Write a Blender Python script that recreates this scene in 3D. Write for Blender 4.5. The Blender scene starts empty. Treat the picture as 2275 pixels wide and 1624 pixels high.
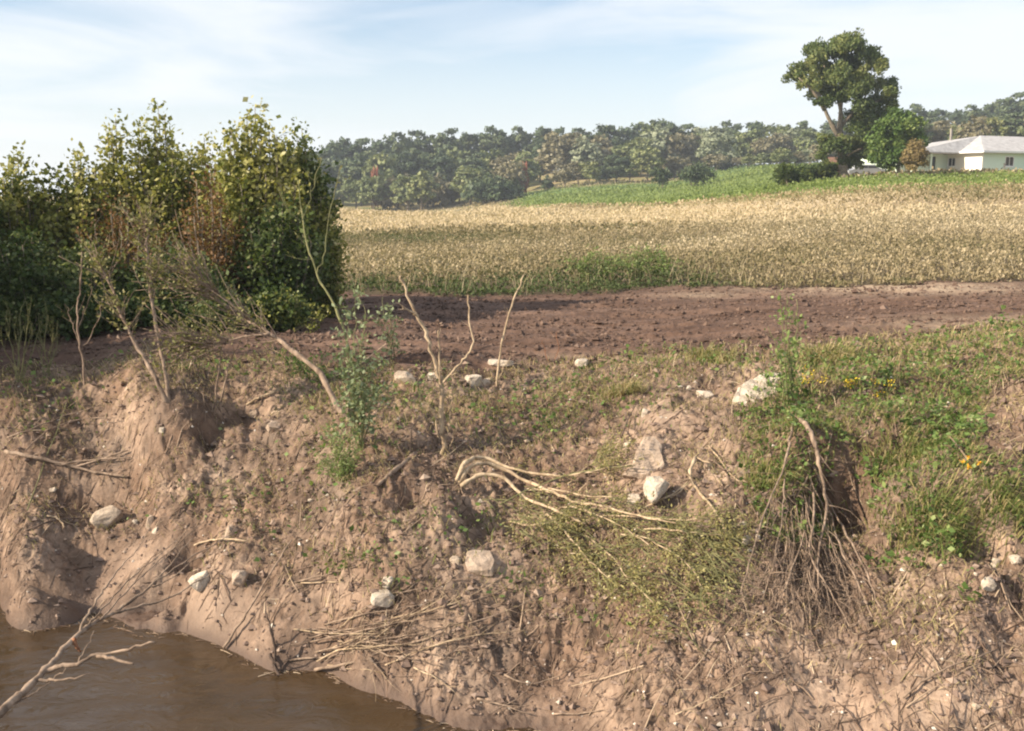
import bpy, math, random
import numpy as np
from mathutils import Vector

R = math.radians
rng = np.random.default_rng(17)
random.seed(17)
S = bpy.context.scene
COL = S.collection

# ------------------------------------------------------------------ camera
CAMZ, PITCH, F = 2.2, R(9.8), 2212.0        # F: focal length for a 2275 px wide picture (35 mm lens)
cd = bpy.data.cameras.new('camera'); cam = bpy.data.objects.new('camera', cd); COL.objects.link(cam)
cam.location = (0, 0, CAMZ); cam.rotation_euler = (math.pi/2 - PITCH, 0, 0)
cd.lens = 35; cd.sensor_width = 36; cd.sensor_fit = 'HORIZONTAL'; cd.clip_start = 0.05; cd.clip_end = 9000
S.camera = cam

# ------------------------------------------------------------------ light
SUN_EL, SUN_BACK = R(28), R(20)             # low sun from the left, a little behind the camera
to_sun = Vector((-math.cos(SUN_EL)*math.cos(SUN_BACK), -math.cos(SUN_EL)*math.sin(SUN_BACK), math.sin(SUN_EL)))
sd = bpy.data.lights.new('sun', 'SUN'); sd.energy = 5.0; sd.angle = R(0.53); sd.color = (1.0, 0.86, 0.67)
sun = bpy.data.objects.new('sun', sd); COL.objects.link(sun)
sun.rotation_euler = to_sun.to_track_quat('Z', 'Y').to_euler()

W = bpy.data.worlds.new('World'); S.world = W; W.use_nodes = True
nt = W.node_tree; nt.nodes.clear()
def N(tree, t, **kw):
    n = tree.nodes.new(t)
    for k, v in kw.items():
        if k.startswith('i_'): n.inputs[k[2:].replace('_', ' ')].default_value = v
        elif k.startswith('n_'): n.inputs[int(k[2:])].default_value = v
        else: setattr(n, k, v)
    return n
def math_node(tree, op, a, b=None):
    n = tree.nodes.new('ShaderNodeMath'); n.operation = op
    for i, x in enumerate((a, b)):
        if x is None: continue
        if isinstance(x, (int, float)): n.inputs[i].default_value = x
        else: tree.links.new(x, n.inputs[i])
    return n.outputs[0]
L = nt.links.new
sky = N(nt, 'ShaderNodeTexSky', sky_type='NISHITA', sun_disc=False, sun_elevation=SUN_EL,
        sun_rotation=math.atan2(to_sun.x, to_sun.y) % (2*math.pi), air_density=1.0, dust_density=0.6, ozone_density=1.6)
tc = N(nt, 'ShaderNodeTexCoord'); sp = N(nt, 'ShaderNodeSeparateXYZ'); L(tc.outputs['Generated'], sp.inputs[0])
mp = N(nt, 'ShaderNodeMapping'); mp.inputs['Scale'].default_value = (2.2, 2.2, 13.0); mp.inputs['Rotation'].default_value = (0, R(-7), 0)
mp.inputs['Location'].default_value = (0.35, 0.2, 0.9)
L(tc.outputs['Generated'], mp.inputs[0])
cn = N(nt, 'ShaderNodeTexNoise', i_Scale=1.15, i_Detail=7.0, i_Roughness=0.52, i_Distortion=0.55); L(mp.outputs[0], cn.inputs['Vector'])
cr = N(nt, 'ShaderNodeValToRGB'); cr.color_ramp.elements[0].position = 0.25; cr.color_ramp.elements[1].position = 0.62
cr.color_ramp.interpolation = 'EASE'
L(cn.outputs['Fac'], cr.inputs[0])
low = N(nt, 'ShaderNodeMapRange', n_1=0.0, n_2=0.19, n_3=1.0, n_4=0.0); L(sp.outputs['Z'], low.inputs[0])   # thin white veil near the horizon, all round
mx = math_node(nt, 'MAXIMUM', cr.outputs[0], low.outputs[0])
cf = math_node(nt, 'MULTIPLY', mx, 0.9)
tint = N(nt, 'ShaderNodeMix', data_type='RGBA', blend_type='MULTIPLY'); tint.inputs[0].default_value = 1.0
L(sky.outputs[0], tint.inputs[6]); tint.inputs[7].default_value = (.80, .83, .86, 1)
mixc = N(nt, 'ShaderNodeMix', data_type='RGBA'); L(cf, mixc.inputs[0]); L(tint.outputs[2], mixc.inputs[6]); mixc.inputs[7].default_value = (5.2, 5.35, 5.55, 1)
bg = N(nt, 'ShaderNodeBackground', i_Strength=0.1); L(mixc.outputs[2], bg.inputs[0])
wo = N(nt, 'ShaderNodeOutputWorld'); L(bg.outputs[0], wo.inputs[0])

S.view_settings.view_transform = 'Standard'; S.view_settings.look = 'None'
S.view_settings.exposure = 0.98; S.view_settings.gamma = 1.0; S.view_settings.use_curve_mapping = False
S.render.engine = 'CYCLES'
S.cycles.use_denoising = True; S.cycles.denoiser = 'OPENIMAGEDENOISE'; S.cycles.denoising_prefilter = 'ACCURATE'
S.cycles.pixel_filter_type = 'BLACKMAN_HARRIS'; S.cycles.filter_width = 2.1
S.cycles.max_bounces = 6; S.cycles.diffuse_bounces = 3; S.cycles.glossy_bounces = 2; S.cycles.transmission_bounces = 3
S.cycles.transparent_max_bounces = 6; S.cycles.sample_clamp_indirect = 6.0

# ------------------------------------------------------------------ picture <-> place (u, v counted on a 2275 x 1624 picture)
CP, SP_ = math.cos(PITCH), math.sin(PITCH)
def ray(u, v):
    a = (np.asarray(u, float)-1137.5)/F; b = -(np.asarray(v, float)-812.0)/F
    return a, CP + b*SP_, -SP_ + b*CP
def at(u, v, y):
    dx, dy, dz = ray(u, v); k = y/dy
    return np.array([dx*k, y, CAMZ+dz*k])
def at_z(u, v, z):
    dx, dy, dz = ray(u, v); k = (z-CAMZ)/dz
    return np.array([dx*k, dy*k, z])
def project(p):
    p = np.asarray(p, float); x, y, z = p[..., 0], p[..., 1], p[..., 2]-CAMZ
    d = y*CP - z*SP_; h = y*SP_ + z*CP
    return 1137.5 + F*x/d, 812.0 - F*h/d

# ------------------------------------------------------------------ noise
_perm = np.random.default_rng(5).permutation(512).astype(np.int64); _perm = np.concatenate([_perm]*3)
_grad = np.random.default_rng(6).normal(size=(512, 2)); _grad /= np.linalg.norm(_grad, axis=1)[:, None]
def perlin(x, y):
    xi = np.floor(x).astype(np.int64); yi = np.floor(y).astype(np.int64); fx = x-xi; fy = y-yi
    def g(ix, iy, dx, dy):
        k = _perm[_perm[ix & 511] + (iy & 511)]
        return _grad[k, 0]*dx + _grad[k, 1]*dy
    s = fx*fx*fx*(fx*(fx*6-15)+10); t = fy*fy*fy*(fy*(fy*6-15)+10)
    a = g(xi, yi, fx, fy); b = g(xi+1, yi, fx-1, fy); c = g(xi, yi+1, fx, fy-1); d = g(xi+1, yi+1, fx-1, fy-1)
    return (a + s*(b-a)) + t*((c + s*(d-c)) - (a + s*(b-a)))
def fbm(x, y, o=4, gain=0.5):
    x = np.asarray(x, float); y = np.asarray(y, float)
    v = 0; a = 1.0; f = 1.0
    for k in range(o):
        v = v + a*perlin(x*f+17.3*k, y*f-9.1*k); a *= gain; f *= 2.03
    return v
def smooth(a, b, x):
    t = np.clip((x-a)/(b-a), 0, 1); return t*t*(3-2*t)

# ------------------------------------------------------------------ lie of the land
ZW = -2.0
ctl = []
for u, v in ((-300, 1340), (0, 1355), (200, 1368), (290, 1398), (370, 1402), (480, 1428), (600, 1492), (800, 1537), (950, 1590), (1060, 1624), (1400, 1790), (1800, 1960), (2275, 2100)):
    ctl.append(at_z(u, v, ZW))
for u, v, z in ((-300, 1470, -2.6), (0, 1480, -2.6), (400, 1580, -2.6), (800, 1720, -2.6), (1200, 1960, -2.6),
    (-200, 1250, -1.75), (-200, 1000, -.9), (-200, 870, -.35),
    (0, 1250, -1.72), (0, 1120, -1.36), (0, 1000, -.85), (0, 870, -.3), (0, 780, -.1), (0, 690, -.1),
    (300, 1260, -1.66), (300, 1120, -1.28), (300, 1000, -.8), (300, 880, -.24), (300, 792, 0.04), (300, 700, -.1),
    (600, 1350, -1.62), (600, 1200, -1.25), (600, 1050, -.85), (600, 900, -.38), (600, 805, -.05), (600, 720, -.12),
    (1000, 1450, -1.6), (1000, 1250, -1.1), (1000, 1050, -.65), (1000, 920, -.33), (1000, 830, -.06), (1000, 740, -.12), (1000, 655, -.1),
    (1450, 1624, -1.65), (1450, 1400, -1.25), (1450, 1200, -.85), (1450, 1050, -.5), (1450, 920, -.2), (1450, 800, .02), (1450, 720, -.05), (1450, 645, 0),
    (1850, 1624, -1.55), (1850, 1450, -1.3), (1850, 1250, -.95), (1850, 1050, -.35), (1850, 900, .02), (1850, 768, .25), (1850, 690, .1), (1850, 640, .1),
    (2275, 1624, -1.4), (2275, 1400, -1.05), (2275, 1250, -.75), (2275, 1050, -.15), (2275, 880, .2), (2275, 722, .46), (2275, 680, .3), (2275, 626, .2),
    (2500, 1400, -1.0), (2500, 1050, -.1), (2500, 722, .5)):
    ctl.append(at_z(u, v, z))
for t in (-.9, -.45, 0, .45, .9):
    ctl += [np.array([t*3.2, 3.2, -2.6]), np.array([t*1.6, 1.6, -2.2]), np.array([t*1., 1., -1.0])]
for u, y, z in ((0, 30, -.1), (760, 30, -.1), (1450, 30, .0), (1850, 30, .35), (2275, 30, .4), (0, 60, -.1), (760, 60, -.1), (1150, 60, -.05), (1450, 60, .15), (1850, 60, 1.2), (2275, 60, 1.6),
    (1850, 42, .65), (2275, 42, .8), (0, 150, -.3), (760, 150, -.35), (1150, 150, -.1), (1450, 150, 1.3), (1450, 180, 2.4), (1150, 215, .2), (760, 300, -.3), (0, 300, -.2), (1000, 280, .4),
    (1150, 265, 1.8), (1240, 250, 3.2), (1450, 245, 4.3), (1560, 215, 4.5), (1640, 190, 4.9), (1640, 130, 2.4), (1700, 230, 7.9), (1850, 85, 2.85), (1850, 100, 3.35), (2275, 85, 3.3), (2275, 100, 3.85), (2200, 115, 4.2), (2000, 115, 4.1), (1850, 125, 4.0),
    (1850, 175, 6.0), (1850, 235, 8.4), (2275, 170, 5.2), (2275, 235, 9), (0, 330, -.2), (700, 330, 4), (1000, 330, 7), (1300, 330, 9.5), (1600, 330, 11), (1850, 330, 12.5), (2050, 330, 17), (2275, 330, 20), (2600, 330, 20),
    (2600, 110, 4.2), (2600, 60, 1.8), (2600, 30, .5), (0, 420, 0), (760, 420, 1), (1450, 420, 10), (2275, 420, 18), (-400, 30, -.1), (-400, 150, -.2), (-400, 330, -.2)):
    ctl.append(at(u, 500, y)*np.array([1, 1, 0]) + np.array([0, 0, z]))
ctl = np.array(ctl)
TK = 3.5
def _q(x, y):
    yy = np.clip(y, 0.9, 430.0)
    return np.stack([np.clip(x/np.maximum(y, 0.5), -.95, .95)*TK, np.log(yy)], -1)
def _phi(r2): return 0.5*r2*np.log(r2+1e-9)
_cq = _q(ctl[:, 0], ctl[:, 1]); _n = len(ctl)
_A = np.zeros((_n+3, _n+3)); _d = _cq[:, None]-_cq[None]; _A[:_n, :_n] = _phi((_d**2).sum(-1)) + np.eye(_n)*2e-4
_A[:_n, _n] = 1; _A[:_n, _n+1:] = _cq; _A[_n, :_n] = 1; _A[_n+1:, :_n] = _cq.T
_w = np.linalg.solve(_A, np.concatenate([ctl[:, 2], np.zeros(3)]))
def base_h(x, y):
    x = np.asarray(x, float); y = np.asarray(y, float); sh = x.shape
    q = _q(x.ravel(), y.ravel()); out = np.empty(len(q))
    for i in range(0, len(q), 60000):
        c = q[i:i+60000]; d2 = ((c[:, None, :]-_cq[None])**2).sum(-1)
        out[i:i+60000] = _phi(d2) @ _w[:_n] + _w[_n] + c @ _w[_n+1:]
    return out.reshape(sh)
def cast(u, v, fn, y0=5.0, y1=420.0, n=700):
    dx, dy, dz = ray(u, v)
    ys = np.exp(np.linspace(math.log(y0), math.log(y1), n)); k = ys/dy
    f = (CAMZ+dz*k) - fn(dx*k, ys)
    i = int(np.argmax(f < 0))
    if f[i] >= 0: i = n-1
    i = max(i, 1); a = f[i-1]/(f[i-1]-f[i]+1e-12); y = ys[i-1]+(ys[i]-ys[i-1])*a; kk = y/dy
    return np.array([dx*kk, y, CAMZ+dz*kk])

# knolls and hollows of the bank: (u, v, radius across, radius in depth, height)
BUMPS = [(385, 935, .50, .42, .34), (150, 880, .5, .4, .12), (535, 905, .24, .3, -.62), (470, 965, .14, .22, -.3), (500, 860, .3, .2, -.15), (345, 1322, .24, .13, -.40), (420, 1225, .16, .10, -.3), (420, 1345, .05, .2, -.1), (470, 1330, .40, .34, .22),
    (425, 1210, .22, .16, -.26), (250, 1210, .45, .35, .10), (60, 1260, .40, .12, -.22), (160, 1215, .38, .12, -.22), (300, 1290, .25, .2, .08), (920, 1095, .18, .16, -.32), (1040, 1130, .15, .12, -.25), (1130, 1145, .2, .14, -.22), (985, 1130, .22, .2, .12), (1060, 1180, .16, .15, -.12),
    (1880, 1080, .22, .30, -.85), (1800, 1110, .14, .2, -.2), (1780, 985, .34, .3, .18), (2190, 1180, .2, .22, -.42), (2090, 1080, .5, .4, .22), (1990, 970, .5, .4, .16), (1530, 1130, .22, .2, -.24), (1440, 1000, .3, .3, .14),
    (1500, 930, .35, .3, .1), (880, 805, .5, .22, -.16), (1065, 812, .16, .16, -.16), (1320, 950, .12, .15, -.12), (620, 950, .5, .4, .10), (700, 1500, .3, .12, -.12), (1180, 1380, .4, .25, .08), (1290, 1450, .35, .2, -.12),
    (1900, 1500, .6, .4, .06), (2140, 1420, .5, .3, .06), (1560, 1420, .4, .3, -.06), (560, 1230, .3, .25, .08), (640, 1150, .35, .2, -.06), (110, 1040, .6, .28, -.42), (210, 1085, .4, .16, -.25), (110, 1400, .5, .24, -.32)]
_b = []
for u, v, ru, rd, hh in BUMPS:
    p = cast(u, v, base_h); _b.append((p[0], p[1], ru, rd, hh))
def macro_h(x, y):
    h = base_h(x, y); flo = np.where((h > ZW+.04) & (x > -4.2) & (x < -2.9), ZW+.04, -99.)
    for bx, by, ru, rd, hh in _b:
        e = ((x-bx)/ru)**2 + ((y-by)/rd)**2
        m = e < 9
        if np.any(m): h = h + np.where(m, hh*np.exp(-np.minimum(e, 9)**1.25), 0)
    return np.maximum(h, flo)
# edges of the turned soil
def curve(pts):
    w = [cast(u, v, base_h) for u, v in pts]
    ts = np.array([p[0]/p[1] for p in w]); ys = np.array([p[1] for p in w]); o = np.argsort(ts)
    return ts[o], ys[o]
_fr = curve([(0, 850), (120, 808), (300, 786), (450, 788), (600, 800), (780, 812), (900, 828), (1050, 832), (1250, 803), (1400, 797), (1600, 778), (1800, 765), (2000, 746), (2140, 733), (2270, 722)])
_bk = curve([(0, 700), (400, 690), (760, 652), (1000, 657), (1300, 655), (1450, 640), (1700, 640), (2000, 632), (2275, 626)])
def y_front(t): return np.interp(t, *_fr)
def y_back(t): return np.interp(t, *_bk)
def zones(x, y):
    t = x/np.maximum(y, .5)
    n = fbm(x*1.1+3, y*1.1, 3)
    f = y - (y_front(t) + 0.55*n); b = y - (y_back(t) + 0.7*n)
    return f, b
def detail(x, y):
    f, b = zones(x, y)
    dirt = smooth(-.4, .5, f)*(1-smooth(-.5, .5, b)); bank = 1-smooth(-.6, .4, f); far = smooth(0, 2, b)
    wx, wy = x+.25*fbm(x*1.7, y*1.7, 2), y+.25*fbm(x*1.7+9, y*1.7, 2)
    # bank: lumps, downhill rills, crumbs
    lump = .10*fbm(wx*1.1, wy*1.3, 3)
    rill = -.05*np.abs(fbm((wx*.86+wy*.5)*4.2, (wy*.86-wx*.5)*1.1, 3))
    rub = .085*np.abs(fbm(wx*3.6+3, wy*3.6, 3)) - .055*np.abs(fbm(wx*8.5, wy*8.5+4, 2))
    crumb = .046*fbm(x*8, y*8, 3, .68) + .050*np.maximum(fbm(x*16+4, y*16, 2)-.02, 0)
    calm = 0
    for sx, sy, sr in _calm: calm = np.maximum(calm, np.exp(-((x-sx)**2+(y-sy)**2)/sr**2))
    d = bank*(lump-.03+(rill+rub+crumb)*(1-.8*calm))
    low = smooth(.05, .5, base_h_cache['z'] - ZW) if 'z' in base_h_cache else 1
    d = d*(0.42+.58*low)
    # turned soil: wheel ruts running along it and clods
    r1 = .085*fbm(x*.28, y*1.9, 2) + .05*fbm(x*.6+7, y*4.2, 2) + .018*np.abs(fbm(x*1.2, y*9+5, 2))
    rows = smooth(.10, .5, fbm(x*.4+2, y*1.9, 2)+.18)
    clod = rows*(.05*np.maximum(fbm(x*4, y*6, 2)+.05, 0) + .05*np.maximum(fbm(x*9, y*10, 2), 0)) + .014*fbm(x*13, y*13, 3)
    d = d + dirt*(r1+clod)
    fl = .10*fbm(x*.25, y*.25, 3)*np.clip(y/60, 0, 3)
    return d + far*fl
base_h_cache = {}
_calm = [(*cast(u, v, base_h)[:2], r) for u, v, r in ((1470, 930, .35), (1430, 1040, .28), (480, 1390, .45), (290, 1250, .45), (1080, 1260, .3), (1800, 1560, .8), (2100, 1500, .7), (120, 1310, .4), (660, 1410, .3))]
def ground_h(x, y):
    x = np.asarray(x, float); y = np.asarray(y, float)
    m = macro_h(x, y); base_h_cache['z'] = m
    r = m + detail(x, y); base_h_cache.pop('z')
    return r

# ------------------------------------------------------------------ materials
def mat(name):
    m = bpy.data.materials.new(name); m.use_nodes = True; t = m.node_tree; t.nodes.clear()
    o = t.nodes.new('ShaderNodeOutputMaterial'); p = t.nodes.new('ShaderNodeBsdfPrincipled'); t.links.new(p.outputs[0], o.inputs[0])
    p.inputs['Specular IOR Level'].default_value = 0.25
    return m, t, p, o
def ramp(t, fac, stops):
    r = t.nodes.new('ShaderNodeValToRGB'); e = r.color_ramp.elements
    while len(e) < len(stops): e.new(.5)
    for k, (pos, c) in enumerate(stops): e[k].position = pos; e[k].color = (*c, 1)
    t.links.new(fac, r.inputs[0]); return r.outputs[0]
def mixrgb(t, fac, a, b, mode='MIX'):
    n = t.nodes.new('ShaderNodeMix'); n.data_type = 'RGBA'; n.blend_type = mode
    for s, x in ((0, fac), (6, a), (7, b)):
        if isinstance(x, (int, float)): n.inputs[s].default_value = x
        elif isinstance(x, tuple): n.inputs[s].default_value = (*x, 1)
        else: t.links.new(x, n.inputs[s])
    return n.outputs[2]
def noise(t, scale, detail=5, rough=.6, dist=0, vec=None):
    n = N(t, 'ShaderNodeTexNoise', i_Scale=scale, i_Detail=float(detail), i_Roughness=rough, i_Distortion=dist)
    if vec is None: vec = t.nodes.new('ShaderNodeNewGeometry').outputs['Position']
    t.links.new(vec, n.inputs['Vector']); return n.outputs['Fac']
def attr(t, name):
    a = t.nodes.new('ShaderNodeAttribute'); a.attribute_name = name; return a.outputs['Fac']
def bump(t, p, h, dist, strength=1.0):
    b = N(t, 'ShaderNodeBump', i_Strength=strength, i_Distance=dist); t.links.new(h, b.inputs['Height']); t.links.new(b.outputs[0], p.inputs['Normal'])
def mapped(t, scale, rot=(0, 0, 0)):
    g = t.nodes.new('ShaderNodeNewGeometry'); m = t.nodes.new('ShaderNodeMapping'); m.inputs['Scale'].default_value = scale; m.inputs['Rotation'].default_value = rot
    t.links.new(g.outputs['Position'], m.inputs[0]); return m.outputs[0]

def soil_material():
    m, t, p, o = mat('bank soil')
    big = noise(t, 1.1, 6, .6, .6); mid = noise(t, 6, 6, .65, .4); fine = noise(t, 34, 5, .7)
    c = ramp(t, big, [(.30, (.060, .043, .033)), (.48, (.150, .109, .083)), (.70, (.320, .247, .192))])
    c = mixrgb(t, .75, c, ramp(t, mid, [(.30, (.12, .10, .09)), (.5, (.56, .53, .50)), (.70, (.95, .90, .85))]), 'OVERLAY')
    c = mixrgb(t, .45, c, ramp(t, fine, [(.3, (.25, .22, .2)), (.7, (.85, .82, .8))]), 'OVERLAY')
    streak = noise(t, 9, 4, .6, .8, mapped(t, (3.2, .8, .8), (0, 0, R(32))))
    c = mixrgb(t, ramp(t, streak, [(.56, (0, 0, 0)), (.68, (.5, .5, .5))]), c, (.20, .115, .07))
    hue = noise(t, .9, 4, .6, .8, mapped(t, (1.3, .9, 1)))
    c = mixrgb(t, ramp(t, hue, [(.50, (0, 0, 0)), (.64, (.75, .75, .75))]), c, mixrgb(t, .6, (.215, .125, .078), c))
    c = mixrgb(t, ramp(t, hue, [(.34, (.7, .7, .7)), (.46, (0, 0, 0))]), c, mixrgb(t, .6, (.215, .175, .145), c))
    c = mixrgb(t, attr(t, 'sand'), c, mixrgb(t, .35, (.40, .29, .215), c))
    wet = attr(t, 'wet')
    c = mixrgb(t, wet, c, (.105, .068, .05))
    t.links.new(c, p.inputs['Base Color'])
    rr = N(t, 'ShaderNodeMapRange', n_3=.95, n_4=.45); t.links.new(wet, rr.inputs[0]); t.links.new(rr.outputs[0], p.inputs['Roughness'])
    h = mixrgb(t, .5, mid, fine); bump(t, p, h, .035, .8)
    return m
def dirt_material():
    m, t, p, o = mat('turned soil')
    big = noise(t, .8, 5, .6, .5, mapped(t, (.6, 1.6, 1))); mid = noise(t, 7, 6, .7)
    c = ramp(t, big, [(.3, (.070, .042, .031)), (.52, (.115, .072, .053)), (.72, (.185, .122, .092))])
    c = mixrgb(t, .6, c, ramp(t, mid, [(.28, (.2, .18, .17)), (.72, (.88, .84, .8))]), 'OVERLAY')
    c = mixrgb(t, attr(t, 'sand'), c, (.36, .27, .19))
    t.links.new(c, p.inputs['Base Color']); p.inputs['Roughness'].default_value = .92; bump(t, p, mid, .05, .9)
    return m
def field_material():
    m, t, p, o = mat('field ground')
    a = noise(t, .05, 5, .6, .4, mapped(t, (.6, 1.6, 1))); b = noise(t, 2.2, 5, .7)
    gold = ramp(t, a, [(.3, (.33, .225, .115)), (.5, (.44, .34, .215)), (.7, (.52, .42, .28))])
    green = ramp(t, noise(t, .12, 5, .6), [(.3, (.10, .145, .035)), (.6, (.165, .205, .055)), (.8, (.24, .24, .085))])
    c = mixrgb(t, attr(t, 'green'), gold, green)
    c = mixrgb(t, .4, c, ramp(t, b, [(.3, (.25, .25, .22)), (.7, (.8, .8, .75))]), 'OVERLAY')
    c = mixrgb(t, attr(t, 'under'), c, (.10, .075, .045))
    t.links.new(c, p.inputs['Base Color']); p.inputs['Roughness'].default_value = 1.0; bump(t, p, b, .12, .6)
    return m
def hill_material():
    m, t, p, o = mat('hill grass')
    a = noise(t, .05, 5, .6, .5)
    c = ramp(t, a, [(.35, (.12, .15, .045)), (.5, (.27, .22, .10)), (.7, (.36, .28, .15))])
    c = mixrgb(t, attr(t, 'green'), c, (.10, .16, .045))
    t.links.new(c, p.inputs['Base Color']); p.inputs['Roughness'].default_value = 1.0
    return m
def water_material():
    m, t, p, o = mat('muddy water')
    v = mapped(t, (1, 1.6, 1)); c = ramp(t, noise(t, .9, 4, .5, .6, v), [(.3, (.043, .027, .014)), (.7, (.060, .038, .020))])
    t.links.new(c, p.inputs['Base Color']); p.inputs['Roughness'].default_value = .06; p.inputs['IOR'].default_value = 1.45; p.inputs['Specular IOR Level'].default_value = .5
    bump(t, p, noise(t, 3.2, 5, .6, .8, v), .03, .55)
    return m
def bark_material(name, dark, light, scale=14):
    m, t, p, o = mat(name)
    g = mapped(t, (1, 1, .25)); n = noise(t, scale, 5, .65, .3, g)
    mud = noise(t, 5, 5, .65, .5); c = mixrgb(t, ramp(t, mud, [(.50, (0, 0, 0)), (.66, (.75, .75, .75))]), ramp(t, n, [(.35, dark), (.65, light)]), tuple(k*.55 for k in dark))
    t.links.new(c, p.inputs['Base Color']); p.inputs['Roughness'].default_value = .9; bump(t, p, n, .012, .9)
    return m
def leaf_material(name, stops, trans=.3, rough=.55):
    m, t, p, o = mat(name)
    c = ramp(t, attr(t, 'tint'), stops)
    t.links.new(c, p.inputs['Base Color']); p.inputs['Roughness'].default_value = rough
    tr = t.nodes.new('ShaderNodeBsdfTranslucent'); t.links.new(mixrgb(t, 1.0, c, (1.0, 1.05, .6), 'MULTIPLY'), tr.inputs[0])
    ms = N(t, 'ShaderNodeMixShader', n_0=trans); t.links.new(p.outputs[0], ms.inputs[1]); t.links.new(tr.outputs[0], ms.inputs[2]); t.links.new(ms.outputs[0], o.inputs[0])
    return m
def plain(name, c, rough=.8, var=.25, scale=8):
    m, t, p, o = mat(name); n = noise(t, scale, 5, .6)
    t.links.new(mixrgb(t, var, c, ramp(t, n, [(.3, (.2, .2, .2)), (.7, (.85, .85, .85))]), 'OVERLAY'), p.inputs['Base Color']); p.inputs['Roughness'].default_value = rough
    return m
def rock_material(name, dark, light):
    m, t, p, o = mat(name); n = noise(t, 9, 8, .65, .3); f = noise(t, 60, 4, .7)
    c = ramp(t, n, [(.3, dark), (.55, light), (.8, tuple(min(1, k*1.12) for k in light))])
    c = mixrgb(t, .4, c, ramp(t, f, [(.3, (.2, .2, .2)), (.7, (.85, .85, .85))]), 'OVERLAY')
    c = mixrgb(t, ramp(t, noise(t, 5.5, 5, .65, .5), [(.50, (0, 0, 0)), (.68, (.6, .6, .6))]), c, (.22, .16, .12))
    t.links.new(c, p.inputs['Base Color']); p.inputs['Roughness'].default_value = .9; bump(t, p, n, .05, .9)
    return m

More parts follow.
